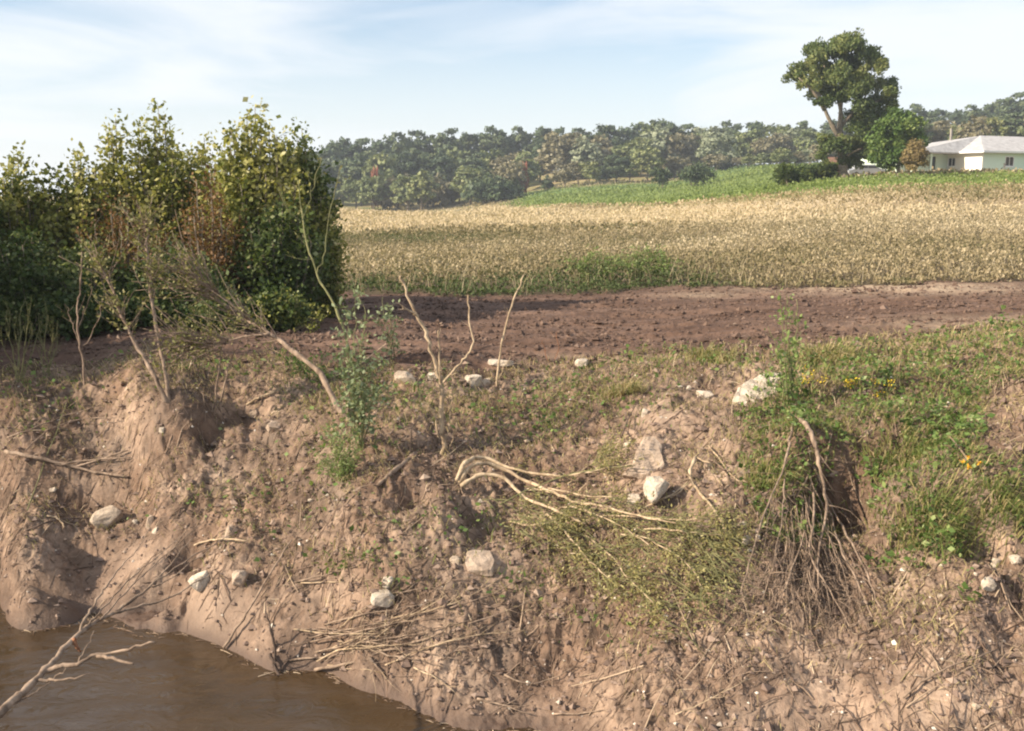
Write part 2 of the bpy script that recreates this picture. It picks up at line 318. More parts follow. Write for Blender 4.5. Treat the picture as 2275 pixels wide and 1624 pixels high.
M = dict(
    soil=soil_material(), dirt=dirt_material(), field=field_material(), hill=hill_material(), water=water_material(),
    bark=bark_material('grey brown bark', (.13, .105, .08), (.31, .26, .20)),
    palewood=bark_material('pale peeled wood', (.27, .19, .12), (.54, .42, .285)),
    drywood=bark_material('dry brown wood', (.13, .09, .065), (.36, .265, .195)),
    darkwood=bark_material('dark wet wood', (.06, .042, .033), (.17, .12, .095)),
    greenstem=bark_material('green stem', (.11, .115, .05), (.25, .235, .11)),
    redstem=bark_material('red brown stalk', (.17, .075, .04), (.36, .17, .09)),
    maple=leaf_material('shrub leaves', [(0, (.060, .080, .020)), (.3, (.140, .158, .036)), (.6, (.25, .245, .060)), (.85, (.36, .335, .11)), (1, (.43, .40, .20))], .30),
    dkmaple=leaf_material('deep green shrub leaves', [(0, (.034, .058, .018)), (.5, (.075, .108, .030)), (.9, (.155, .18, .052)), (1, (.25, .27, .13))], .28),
    rust=leaf_material('rusty dying leaves', [(0, (.085, .045, .018)), (.5, (.175, .092, .036)), (.85, (.235, .14, .06)), (1, (.20, .19, .06))], .3),
    olive=leaf_material('small olive leaves', [(0, (.09, .095, .03)), (.5, (.19, .18, .065)), (1, (.33, .29, .13))], .3),
    wilt=leaf_material('wilted yellow green leaves', [(0, (.105, .09, .04)), (.45, (.225, .20, .078)), (.8, (.36, .315, .13)), (1, (.47, .41, .22))], .3),
    weed=leaf_material('weed leaves', [(0, (.060, .105, .028)), (.5, (.135, .205, .055)), (.85, (.235, .285, .095)), (1, (.31, .36, .17))], .3),
    bluish=leaf_material('grey green weed leaves', [(0, (.09, .12, .055)), (.5, (.19, .23, .12)), (1, (.33, .37, .23))], .25),
    grass=leaf_material('grass blades', [(0, (.060, .100, .026)), (.4, (.150, .195, .055)), (.62, (.27, .255, .095)), (.82, (.43, .34, .175)), (1, (.56, .44, .26))], .25),
    straw=leaf_material('golden weeds', [(0, (.080, .105, .040)), (.22, (.165, .145, .075)), (.5, (.305, .245, .15)), (.75, (.43, .355, .235)), (1, (.64, .54, .39))], .25, .8),
    crop=leaf_material('green crop leaves', [(0, (.10, .145, .034)), (.5, (.185, .235, .065)), (1, (.32, .32, .11))], .25),
    bigtree=leaf_material('tall tree leaves', [(0, (.040, .068, .020)), (.5, (.092, .125, .036)), (.85, (.175, .19, .06)), (1, (.25, .245, .09))], .2),
    roundtree=leaf_material('round tree leaves', [(0, (.040, .082, .018)), (.5, (.088, .145, .032)), (1, (.185, .225, .06))], .2),
    browntree=leaf_material('browning leaves', [(0, (.12, .085, .04)), (.5, (.21, .155, .065)), (1, (.29, .23, .10))], .2),
    oak=leaf_material('oak leaves', [(0, (.040, .066, .034)), (.5, (.078, .108, .052)), (1, (.14, .165, .08))], .12),
    midgreen=leaf_material('mid green leaves', [(0, (.085, .115, .045)), (.5, (.150, .178, .072)), (1, (.23, .245, .105))], .15),
    tan=leaf_material('dull autumn leaves', [(0, (.115, .108, .062)), (.5, (.19, .172, .10)), (1, (.27, .245, .155))], .15),
    yellowgreen=leaf_material('yellow green leaves', [(0, (.115, .14, .05)), (.5, (.19, .215, .085)), (1, (.28, .285, .13))], .15),
    greygreen=leaf_material('grey green leaves', [(0, (.14, .17, .105)), (.5, (.225, .25, .16)), (1, (.32, .345, .24))], .15),
    red=leaf_material('red autumn leaves', [(0, (.16, .05, .03)), (.5, (.25, .085, .045)), (1, (.28, .15, .07))], .2),
    cedar=leaf_material('cedar needles', [(0, (.030, .052, .024)), (.5, (.058, .084, .036)), (1, (.10, .125, .055))], .05),
    yellow=leaf_material('yellow petals', [(0, (.55, .38, .02)), (1, (.75, .56, .05))], .2),
    orange=leaf_material('orange petals', [(0, (.65, .32, .02)), (1, (.80, .45, .03))], .2),
    stone=rock_material('pale limestone', (.33, .265, .20), (.54, .46, .37)),
    greystone=rock_material('buff stone', (.26, .20, .15), (.44, .35, .265)),
    mudstone=rock_material('mud stained stone', (.235, .17, .125), (.44, .34, .26)),
    whitewall=plain('white painted wall', (.78, .77, .70), .7, .12), greenwall=plain('pale green painted wall', (.60, .73, .62), .7, .12),
    roof=plain('grey shingle', (.40, .39, .39), .85, .4, 2), fascia=plain('white painted trim', (.74, .74, .72), .6, .1), pane=plain('window glass', (.05, .055, .06), .12, .1), chim=plain('weathered metal flue', (.24, .22, .20), .8, .3),
    shed=plain('weathered boards', (.22, .13, .10), .9, .3), carpaint=plain('pale car paint', (.33, .34, .35), .3, .05), tyre=plain('tyre rubber', (.03, .03, .03), .8, .1), postwood=plain('fence post wood', (.38, .33, .26), .9, .3),
)

# ------------------------------------------------------------------ object helpers
def tag(o, label=None, cat=None, group=None, kind=None):
    if label: o['label'] = label
    if cat: o['category'] = cat
    if group: o['group'] = group
    if kind: o['kind'] = kind
    return o
def empty(name, loc, label, cat, group=None):
    o = bpy.data.objects.new(name, None); COL.objects.link(o); o.location = Vector([float(k) for k in loc]); o.empty_display_size = .2
    return tag(o, label, cat, group)
def mesh_from(name, V, Fc, material, attrs=None, smooth_=True):
    me = bpy.data.meshes.new(name); V = np.ascontiguousarray(V, np.float32)
    if isinstance(Fc, np.ndarray):
        k = Fc.shape[1]; nf = len(Fc)
        me.vertices.add(len(V)); me.vertices.foreach_set('co', V.ravel())
        me.loops.add(nf*k); me.loops.foreach_set('vertex_index', np.ascontiguousarray(Fc, np.int32).ravel())
        me.polygons.add(nf); me.polygons.foreach_set('loop_start', np.arange(0, nf*k, k, dtype=np.int32)); me.polygons.foreach_set('loop_total', np.full(nf, k, np.int32))
    else:
        me.from_pydata([tuple(map(float, v)) for v in V], [], Fc)
    me.polygons.foreach_set('use_smooth', np.full(len(me.polygons), smooth_))
    for an, av in (attrs or {}).items():
        a = me.attributes.new(an, 'FLOAT', 'POINT'); a.data.foreach_set('value', np.ascontiguousarray(av, np.float32))
    me.materials.append(material); me.update(calc_edges=True); me.validate()
    return me
def link(name, me, parent=None):
    o = bpy.data.objects.new(name, me); COL.objects.link(o)
    if parent is not None: o.parent = parent
    return o

class Tubes:
    """collects tapered, slightly crooked tubes into one mesh"""
    def __init__(s): s.v = []; s.f = []; s.n = 0
    def add(s, pts, r0, r1, sides=6, wob=0.0, sub=3, seed=None, power=1.0):
        P = np.asarray(pts, float)
        if sub > 1 and len(P) > 1:            # Catmull-Rom
            Q = [P[0]*2-P[1], *P, P[-1]*2-P[-2]]; out = []
            for i in range(1, len(Q)-2):
                for k in range(sub):
                    t = k/sub; a, b, c, d = Q[i-1], Q[i], Q[i+1], Q[i+2]
                    out.append(.5*((2*b)+(-a+c)*t+(2*a-5*b+4*c-d)*t*t+(-a+3*b-3*c+d)*t**3))
            out.append(P[-1]); P = np.array(out)
        n = len(P)
        if wob: P[1:-1] += rng.normal(size=(n-2, 3))*wob
        tt = np.linspace(0, 1, n)**power; rad = r0+(r1-r0)*tt
        if r0 > .012: rad = rad*(1+.14*rng.normal(size=n).clip(-1.5, 1.5))
        T = np.gradient(P, axis=0); T /= np.linalg.norm(T, axis=1)[:, None]+1e-9
        ref = np.array([0.3, 0.2, 1.0]) if abs(T[:, 2]).mean() < .8 else np.array([1.0, .3, .1])
        A = np.cross(T, ref); A /= np.linalg.norm(A, axis=1)[:, None]+1e-9; B = np.cross(T, A)
        an = np.arange(sides)/sides*2*math.pi
        V = P[:, None]+rad[:, None, None]*(A[:, None]*np.cos(an)[None, :, None]+B[:, None]*np.sin(an)[None, :, None])
        base = s.n; s.v.append(V.reshape(-1, 3))
        i = np.arange(n-1)[:, None]*sides; j = np.arange(sides)[None]; j2 = (j+1) % sides
        q = np.stack([i+j, i+j2, i+sides+j2, i+sides+j], -1).reshape(-1, 4)+base
        s.f.append(q); s.n += n*sides
        # end cap: pinch
        s.v.append(P[[0, -1]] + np.array([-T[0]*rad[0]*.3, T[-1]*rad[-1]*.3])); e0, e1 = s.n, s.n+1; s.n += 2
        k = np.arange(sides); k2 = (k+1) % sides
        s.f.append(np.stack([base+k2, base+k, np.full(sides, e0), np.full(sides, e0)], -1))
        o = base+(n-1)*sides; s.f.append(np.stack([o+k, o+k2, np.full(sides, e1), np.full(sides, e1)], -1))
        return P
    def mesh(s, name, material, origin=(0, 0, 0)):
        V = np.concatenate(s.v)-np.asarray(origin); Q = np.concatenate(s.f)
        tri = Q[:, 2] == Q[:, 3]
        T3 = np.concatenate([Q[~tri][:, [0, 1, 2]], Q[~tri][:, [0, 2, 3]], Q[tri][:, :3]])
        return mesh_from(name, V, T3, material)

def rand_unit(n): 
    d = rng.normal(size=(n, 3)); return d/np.linalg.norm(d, axis=1)[:, None]
def leaf_mesh(name, material, pos, direc, size, width=.5, tint=None, origin=(0, 0, 0), droop=.25, flat=.6, nrm=None):
    """every leaf a folded, pointed blade of its own: stem end, two sides, tip"""
    n = len(pos); D = np.asarray(direc, float); D = D/(np.linalg.norm(D, axis=1)[:, None]+1e-9)
    Nn = rand_unit(n)*(1-flat)+(np.array([0, 0, 1.0]) if nrm is None else nrm)*flat
    if nrm is not None: D = D-Nn*(D*Nn).sum(1)[:, None]*.7; D /= np.linalg.norm(D, axis=1)[:, None]+1e-9
    Sd = np.cross(D, Nn); Sd /= np.linalg.norm(Sd, axis=1)[:, None]+1e-9; U = np.cross(Sd, D)
    s = np.broadcast_to(np.asarray(size, float), (n,))[:, None]; w = s*np.broadcast_to(np.asarray(width, float), (n,))[:, None]*.5
    a = pos; tip = pos+D*s-U*s*droop*.6; m = pos+D*s*.48+U*s*.04
    l = m+Sd*w-U*s*.10; r = m-Sd*w-U*s*.10
    V = np.stack([a, r, tip, l], 1).reshape(-1, 3)-np.asarray(origin)
    i = np.arange(n)*4
    Fc = np.concatenate([np.stack([i, i+1, i+2], -1), np.stack([i, i+2, i+3], -1)])
    if tint is None: tint = rng.random(n)
    return mesh_from(name, V, Fc, material, {'tint': np.repeat(np.clip(tint, 0, 1), 4)}, False)
def blade_mesh(name, material, pos, height, width, lean, tint, origin=(0, 0, 0)):
    n = len(pos); ang = rng.random(n)*2*math.pi; ld = np.stack([np.cos(ang), np.sin(ang), np.zeros(n)], -1)
    if np.ndim(lean) == 2: L_ = lean
    else: L_ = ld*np.asarray(lean).reshape(-1, 1)
    side = np.stack([-np.sin(ang*1.7), np.cos(ang*1.7), np.zeros(n)], -1)
    h = np.asarray(height).reshape(-1, 1); w = np.asarray(width).reshape(-1, 1); Z = np.array([0, 0, 1.0])
    m = pos+Z*h*.6+L_*h*.35; t = pos+Z*h*np.clip(1-.35*np.linalg.norm(L_, axis=1)[:, None], .15, 1)+L_*h
    V = np.stack([pos-side*w*.5, pos+side*w*.5, m+side*w*.4, m-side*w*.4, t], 1).reshape(-1, 3)-np.asarray(origin)
    i = np.arange(n)*5
    Fc = np.concatenate([np.stack([i, i+1, i+2], -1), np.stack([i, i+2, i+3], -1), np.stack([i+3, i+2, i+4], -1)])
    return mesh_from(name, V, Fc, material, {'tint': np.repeat(np.clip(tint, 0, 1), 5)}, False)

# ------------------------------------------------------------------ the ground, one sheet cut where the soil changes
def make_ground():
    rows = np.concatenate([np.geomspace(1, 6, 50, endpoint=False), np.geomspace(6, 15, 360, endpoint=False), np.geomspace(15, 26, 190, endpoint=False), np.geomspace(26, 430, 210, endpoint=False), np.geomspace(430, 900, 8)])
    ts = np.concatenate([np.linspace(-1.1, -.6, 30, endpoint=False), np.linspace(-.6, .6, 600, endpoint=False), np.linspace(.6, 1.1, 31)])
    T, Y = np.meshgrid(ts, rows); X = T*Y
    Z = ground_h(X, Y); nr, nc = X.shape
    V = np.stack([X, Y, Z], -1).reshape(-1, 3)
    idx = np.arange(nr*nc).reshape(nr, nc)
    Q = np.stack([idx[:-1, :-1], idx[:-1, 1:], idx[1:, 1:], idx[1:, :-1]], -1).reshape(-1, 4)
    cx = V[Q].mean(1); f, b = zones(cx[:, 0], cx[:, 1])
    U, Vv = project(V)
    kind = np.where(f < 0, 0, np.where(b < 0, 1, np.where(cx[:, 1] > 228+.0*cx[:, 0], 3, 2)))
    x, y, z = V.T
    wet = np.exp(-np.maximum(z-ZW, 0)/.10)*.95 + .25*np.exp(-np.maximum(z-ZW, 0)/.35)
    sand = np.zeros(len(V))
    for (u0, v0, ru, rv, w) in ((1470, 930, 80, 70, .9), (1430, 1040, 60, 60, .8), (470, 1360, 110, 70, .8), (290, 1250, 110, 50, .6), (980, 1180, 90, 50, .6), (1080, 1260, 90, 50, .8), (620, 950, 120, 60, .4), (1870, 1590, 250, 60, .6), (330, 950, 40, 60, .5), (2000, 640, 330, 14, .9), (1560, 655, 100, 8, .5), (1600, 960, 60, 80, .6), (1550, 1100, 60, 60, .3), (1330, 800, 150, 12, .5), (2250, 720, 300, 18, .6), (720, 1320, 120, 60, .4)):
        sand = np.maximum(sand, w*np.exp(-((U-u0)/ru)**2-((Vv-v0)/rv)**2))
    sand = np.clip(sand*(1+1.2*fbm(x*2.5, y*2.5, 3)), 0, 1)
    green = green_mask(x, y, z)
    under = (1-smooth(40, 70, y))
    names = ('creek_bank', 'turned_soil', 'field', 'hillside'); mats = (M['soil'], M['dirt'], M['field'], M['hill'])
    for k in range(4):
        q = Q[kind == k]; used, inv = np.unique(q, return_inverse=True)
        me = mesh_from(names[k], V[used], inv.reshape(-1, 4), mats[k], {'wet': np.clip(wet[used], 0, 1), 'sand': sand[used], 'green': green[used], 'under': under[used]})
        tag(link(names[k], me), ('bare eroded creek bank of pinkish brown soil', 'strip of turned dark brown soil behind the bank', 'golden weedy field with a green stretch', 'hillside under the far trees')[k], kind='structure')
def green_mask(x, y, z):
    """where the far crop is green: a long wedge rising to the right, and the strip at the foot of the woods"""
    u, v = project(np.stack([x, y, z], -1))
    top = np.interp(u, [750, 1100, 1240, 1560, 1720, 2275], [445, 438, 418, 398, 405, 392]); bot = np.interp(u, [1090, 1130, 1500, 1700, 1900, 2275], [455, 464, 458, 444, 430, 418])
    n = 5*fbm(x*.03, y*.03, 3)
    a = smooth(-4, 3, v-top+n)*smooth(-3, 6, bot-v+n)*smooth(1085, 1180, u+3*n)*smooth(60, 75, y)
    b = np.exp(-((v-447+.012*(u-750)+.25*n)/4.0)**2)*.7*smooth(150, 200, y)*(u < 1350)
    c = smooth(120, 130, y)*smooth(1500, 1540, u)*(u < 1900)
    return np.clip(np.maximum(np.maximum(a, b), c), 0, 1)
make_ground()
wq = np.array([[-60, -6, ZW], [60, -6, ZW], [60, 40, ZW], [-60, 40, ZW]])
tag(link('water', mesh_from('water', wq*np.array([.35, .35, 1]), np.array([[0, 1, 2, 3]]), M['water'])), 'muddy brown creek water', kind='structure')

def G(u, v, lift=0.0):
    p = cast(u, v, ground_h, 5.0, 420, 420); p[2] += lift; return p
def gh(x, y): return float(ground_h(np.array([x]), np.array([y]))[0])
def nth(k):
    w = ('first second third fourth fifth sixth seventh eighth ninth tenth eleventh twelfth thirteenth fourteenth fifteenth sixteenth seventeenth eighteenth nineteenth twentieth').split()
    if k < 20: return w[k]
    tens = {2: 'twenty', 3: 'thirty', 4: 'forty'}
    return (tens[(k+1)//10]+'-'+w[(k+1) % 10-1]) if (k+1) % 10 else {3: 'thirtieth', 4: 'fortieth'}[(k+1)//10]

# ------------------------------------------------------------------ the thin evening haze
def haze():
    V, Fc = [], []; X = 1010.0
    for q in (((-X, -40.0, -6.0), (X, 960.0, 60.0)),):
        (x0, y0, z0), (x1, y1, z1) = q
        V = [(x0, y0, z0), (x1, y0, z0), (x1, y1, z0), (x0, y1, z0), (x0, y0, z1), (x1, y0, z1), (x1, y1, z1), (x0, y1, z1)]
        Fc = [(0, 3, 2, 1), (4, 5, 6, 7), (0, 1, 5, 4), (1, 2, 6, 5), (2, 3, 7, 6), (3, 0, 4, 7)]
    m = bpy.data.materials.new('haze'); m.use_nodes = True; t = m.node_tree; t.nodes.clear()
    o = t.nodes.new('ShaderNodeOutputMaterial'); p = t.nodes.new('ShaderNodeVolumePrincipled'); p.inputs['Color'].default_value = (.80, .88, 1.0, 1); p.inputs['Density'].default_value = HAZE; p.inputs['Anisotropy'].default_value = .1
    t.links.new(p.outputs[0], o.inputs['Volume']); tag(link('haze', mesh_from('haze', np.array(V), Fc, m, smooth_=False)), 'thin pale haze over the fields', kind='stuff')
HAZE = .00042
haze()

# ------------------------------------------------------------------ far woods: each tree a trunk with limbs and a crown
def crown_points(lobes, n, sprays=12, spread=.40):
    """points through lumpy lobes (x, y, z, r): leafy sprays set round each lobe, more above than below"""
    lobes = np.asarray(lobes, float); nl = len(lobes); w = lobes[:, 3]**2
    sd_ = rand_unit(nl*sprays); sd_[:, 2] = np.where(sd_[:, 2] < -.35, -sd_[:, 2]*.5, sd_[:, 2]); sr = rng.uniform(.45, 1.0, nl*sprays)
    k = rng.choice(nl, n, p=w/w.sum()); j = k*sprays+rng.integers(0, sprays, n); d = sd_[j]
    r = lobes[k, 3][:, None]; g = rng.normal(size=(n, 3)); g = g/np.maximum(np.linalg.norm(g, axis=1)[:, None], 1e-6)*rng.random((n, 1))**.5
    p = lobes[k, :3]+d*sr[j][:, None]*r*np.array([1, 1, .85])+g*r*spread*1.25
    return p, d+.5*g, k
def make_far_kind(kind, material, hgt, wid, low, n=1300, size=.42, cone=False):
    n = int(n*1.5); size = size*1.9
    out = []
    for var in range(3):
        lobes = []
        if cone:
            for i in range(9):
                z = hgt*(.1+.82*i/8); r = wid*(1-.88*i/8)*.5; a = i*2.4
                lobes.append((math.cos(a)*r*.3, math.sin(a)*r*.3, z, max(r*.85, .25)))
        else:
            nl = 22
            for i in range(nl):
                a = i*2.39996+var; f = (i+.5)/nl; z = hgt*(low+(1-low)*(.12+.74*f)); ring = math.sqrt(max(0, 1-((f-.42)/.68)**2))
                r = wid*.5*ring*rng.uniform(.35, .8); lobes.append((math.cos(a)*r*1.15, math.sin(a)*r*1.15, z*rng.uniform(.93, 1.07), wid*rng.uniform(.13, .23)))
        p, d, k = crown_points(lobes, n)
        tl = np.array([rng.random() for _ in lobes]); tint = .55*tl[k]+.45*rng.random(n)
        cm = leaf_mesh(kind+'_crown', material, p, rand_unit(n)+np.array([0, 0, .4]), size*rng.uniform(.6, 1.4, n), .85, tint, flat=.62, nrm=d/np.linalg.norm(d, axis=1)[:, None])
        tb = Tubes(); top = hgt*(.55+.2*low)
        tb.add([(0, 0, -1.0), (0, 0, hgt*.2), (.1*wid*.2, 0, top)], wid*.035+.06, wid*.012, 6)
        for i in range(5):
            a = i*1.26+var; z0 = hgt*(low*.7+.08*i); l = lobes[(i*3+2) % len(lobes)]
            tb.add([(0, 0, z0), (l[0]*.55, l[1]*.55, (z0+l[2])*.5), (l[0], l[1], l[2])], wid*.016+.02, .02, 4)
        out.append((cm, tb.mesh(kind+'_trunk', M['bark'])))
    return out
KINDS_ = {
    'oak_tree': (make_far_kind('oak', M['oak'], 16, 9.5, .10, 2300, .42), 16, 'dark green oak'),
    'leafy_tree': (make_far_kind('leafy', M['midgreen'], 12, 9, .2, 1400, .44), 12, 'mid green tree'),
    'autumn_tree': (make_far_kind('autumn', M['tan'], 11, 8, .2, 1300, .40), 11, 'dull tan autumn tree'),
    'elm_tree': (make_far_kind('elm', M['yellowgreen'], 11, 7, .18, 1300, .4), 11, 'yellow green tree'),
    'willow_tree': (make_far_kind('willow', M['greygreen'], 12, 9, .15, 1300, .42), 12, 'pale grey green tree'),
    'cedar_tree': (make_far_kind('cedar', M['cedar'], 7, 4, .05, 1100, .34, True), 7, 'dark pointed cedar'),
    'shrub': (make_far_kind('shrub', M['cedar'], 5, 7.5, .02, 1100, .36), 5, 'dark rounded shrub'),
    'olive_shrub': (make_far_kind('olive', M['tan'], 5.5, 7, .02, 1000, .36), 5.5, 'olive brown shrub'),
    'sumac_shrub': (make_far_kind('sumac', M['red'], 4, 4, .05, 500, .3), 4, 'small red leaved shrub'),
}
ROWS = {
  'crest': ('along the crest of the wooded ridge', 322, 'trees on the crest of the wooded ridge'),
  'slope': ('halfway down the wooded slope', 287, 'trees on the wooded slope'),
  'foot': ('at the foot of the woods', 262, 'bushes and trees at the foot of the woods'),
  'house': ('on the hillside behind the pale green house', 235, 'trees on the hillside behind the house')}
row_trees = {k: [] for k in ROWS}
crest_u = [640, 700, 735, 765, 800, 850, 900, 945, 990, 1040, 1090, 1125, 1160, 1205, 1255, 1300, 1350, 1400, 1450, 1480, 1520, 1575, 1620, 1680, 1730, 1790, 1850, 1900, 1950, 2000, 2035, 2080, 2125, 2170, 2215, 2255, 2300]
crest_v = [352, 340, 326, 316, 315, 311, 300, 296, 292, 300, 291, 300, 288, 287, 292, 291, 281, 284, 276, 272, 284, 285, 279, 274, 284, 277, 272, 268, 262, 258, 236, 248, 252, 240, 226, 214, 220]
for i, (u, v) in enumerate(zip(crest_u, crest_v)):
    k = 'oak_tree' if u < 1340 or u > 2015 or i % 3 else ('leafy_tree', 'willow_tree')[i % 2]
    row_trees['crest'].append((u, v, k, 1.0))
sl = [(660, 372, 'oak_tree'), (715, 366, 'oak_tree'), (760, 356, 'oak_tree'), (800, 350, 'oak_tree'), (845, 348, 'leafy_tree'), (890, 340, 'oak_tree'), (930, 336, 'oak_tree'), (975, 345, 'oak_tree'), (1015, 338, 'leafy_tree'), (1050, 346, 'oak_tree'), (1090, 340, 'leafy_tree'),
      (1130, 350, 'autumn_tree'), (1165, 342, 'leafy_tree'), (1200, 326, 'oak_tree'), (1235, 310, 'autumn_tree'), (1270, 306, 'autumn_tree'), (1300, 318, 'willow_tree'), (1330, 310, 'autumn_tree'), (1365, 318, 'oak_tree'), (1400, 322, 'leafy_tree'), (1425, 312, 'elm_tree'), (1465, 292, 'willow_tree'), (1495, 305, 'autumn_tree'), (1530, 312, 'autumn_tree'), (1560, 302, 'leafy_tree'), (1595, 296, 'willow_tree'), (1630, 302, 'oak_tree'), (1665, 300, 'leafy_tree'), (1700, 312, 'autumn_tree'), (1735, 306, 'autumn_tree'), (1770, 296, 'willow_tree'), (1805, 298, 'leafy_tree'), (1840, 300, 'oak_tree')]
row_trees['slope'] = [(u, v, k, 1.0) for u, v, k in sl]
ft = [(735, 418, 'oak_tree'), (790, 402, 'leafy_tree'), (828, 392, 'leafy_tree'), (850, 408, 'elm_tree'), (882, 400, 'olive_shrub'), (905, 392, 'leafy_tree'), (935, 384, 'elm_tree'), (962, 398, 'olive_shrub'), (990, 404, 'olive_shrub'), (1020, 398, 'autumn_tree'), (1045, 372, 'leafy_tree'), (1075, 398, 'shrub'), (1110, 401, 'shrub'), (1140, 412, 'shrub'),
      (1165, 352, 'leafy_tree'), (1135, 362, 'autumn_tree'), (1216, 390, 'cedar_tree'), (1255, 372, 'autumn_tree'), (1285, 362, 'autumn_tree'), (1310, 360, 'elm_tree'), (1335, 374, 'shrub'), (1370, 345, 'oak_tree'), (1400, 362, 'leafy_tree'), (1440, 330, 'elm_tree'), (1470, 362, 'shrub'), (1500, 352, 'autumn_tree'), (1515, 366, 'olive_shrub'), (1590, 345, 'autumn_tree'), (1610, 340, 'cedar_tree'), (1640, 352, 'autumn_tree'), (1665, 345, 'elm_tree'), (1700, 342, 'leafy_tree')]
row_trees['foot'] = [(u, v, k, 1.0) for u, v, k in ft]
hs = [(1740, 330, 'leafy_tree'), (1770, 340, 'autumn_tree'), (1800, 332, 'willow_tree'), (1830, 318, 'autumn_tree'), (1865, 322, 'leafy_tree'), (1985, 290, 'leafy_tree'), (2030, 262, 'oak_tree'), (2060, 280, 'autumn_tree'), (2095, 272, 'autumn_tree'), (2130, 282, 'leafy_tree'), (2165, 268, 'autumn_tree'), (2200, 262, 'elm_tree'), (2235, 250, 'oak_tree'), (2270, 258, 'autumn_tree'), (2310, 250, 'leafy_tree')]
row_trees['house'] = [(u, v, k, 1.0) for u, v, k in hs]
for u in range(1440, 2000, 42):
    p = at(u, 400, 317); row_trees.setdefault('brow', []).append((u, project(np.array([p[0], 317, gh(p[0], 317)+5.5]))[1], ('olive_shrub', 'shrub', 'leafy_tree')[u % 3], 1.0))
ROWS['brow'] = ('among the brush under the crest trees', 317, 'brush under the crest trees')
red_spots = [(832, 384, 268, 'behind the olive bushes'), (1163, 372, 258, 'above the bare grassy slope')]
counts = {}
for rk, lst in row_trees.items():
    where, y0, grp = ROWS[rk]
    for (u, v, k, ws) in sorted(lst):
        protos, h0, nm = KINDS_[k]; y = y0*rng.uniform(.965, 1.035)
        if k == 'shrub' and 1060 < u < 1150: y = 250
        top = at(u, v-(9 if rk in ('crest', 'slope') else 3), y); x = top[0]; z = gh(x, y); H = max(top[2]-z, 2.0)
        if rk != 'foot' and H > h0*1.35: z += (H-h0*1.35)*.0; 
        sx = (H/h0)**.6 * rng.uniform(.9, 1.15) * (1.2 if u > 1430 and rk != 'house' else 1.1)
        cm, tm = protos[int(rng.integers(3))]
        ck = (rk, k, u < 735); i = counts.get(ck, 0); counts[ck] = i+1
        e = empty(k, (x, y, z-.1), f'{nth(i)} {nm} from the left {where}' if u >= 735 else f'{nth(i)} {nm} hidden by the tall shrubs {where}', 'tree' if 'shrub' not in k else 'bush', grp)
        e.rotation_euler = (0, 0, rng.random()*6.28); e.scale = (sx, sx, H/h0)
        link('crown', cm, e); link('trunk', tm, e)
for u, v, y, wh in red_spots:
    top = at(u, v-8, y); z = gh(top[0], y); e = empty('sumac_shrub', (top[0], y, z), f'small bright red autumn shrub {wh}', 'bush', 'red shrubs at the edge of the woods')
    cm, tm = KINDS_['sumac_shrub'][0][0]; H = top[2]-z; e.scale = (.6, .6, max(H, 1)/4); link('crown', cm, e); link('trunk', tm, e)
# the big dark bush that stands forward in the green meadow
def bush_mesh_at(name, u0, u1, v, y, material, label, n=2600, size=.3, lift=0):
    c = at((u0+u1)/2, v, y); x = c[0]; z = gh(x, y); H = c[2]-z; Wd = (u1-u0)/F*y
    lobes = [(rng.uniform(-.34, .34)*Wd, rng.uniform(-.3, .3)*Wd*.7, H*rng.uniform(.25, .72), min(H*.32, Wd*.25)*rng.uniform(.8, 1.15)) for _ in range(11)]
    p, d, k = crown_points(lobes, n); tl = rng.random(11)
    e = empty(name, (x, y, z), label, 'bush')
    link('foliage', leaf_mesh('foliage', material, p, d+rand_unit(n)*.7, size*rng.uniform(.6, 1.4, n), .8, .5*tl[k]+.5*rng.random(n), flat=.15), e)
    t = Tubes()
    for i in range(6): l = lobes[i]; t.add([(l[0]*.1, l[1]*.1, -.2), (l[0]*.5, l[1]*.5, l[2]*.5), l[:3]], .07, .02, 5)
    link('stem', t.mesh('stem', M['bark']), e); return e
bush_mesh_at('dark_bush', 1508, 1578, 362, 190, M['cedar'], 'broad dark bush standing forward of the woods beside the green meadow', 1800, .45)
bush_mesh_at('dark_bush', 1448, 1492, 372, 205, M['cedar'], 'narrow dark bush just left of the broad meadow bush', 1200, .42)
bush_mesh_at('low_bush', 1705, 1806, 362, 99, M['dkmaple'], 'wide low bush left of the tall tree on the green rise', 3800, .26)
bush_mesh_at('low_bush', 1800, 1862, 358, 101, M['dkmaple'], 'low dark bush close against the tall tree trunk', 2600, .26)

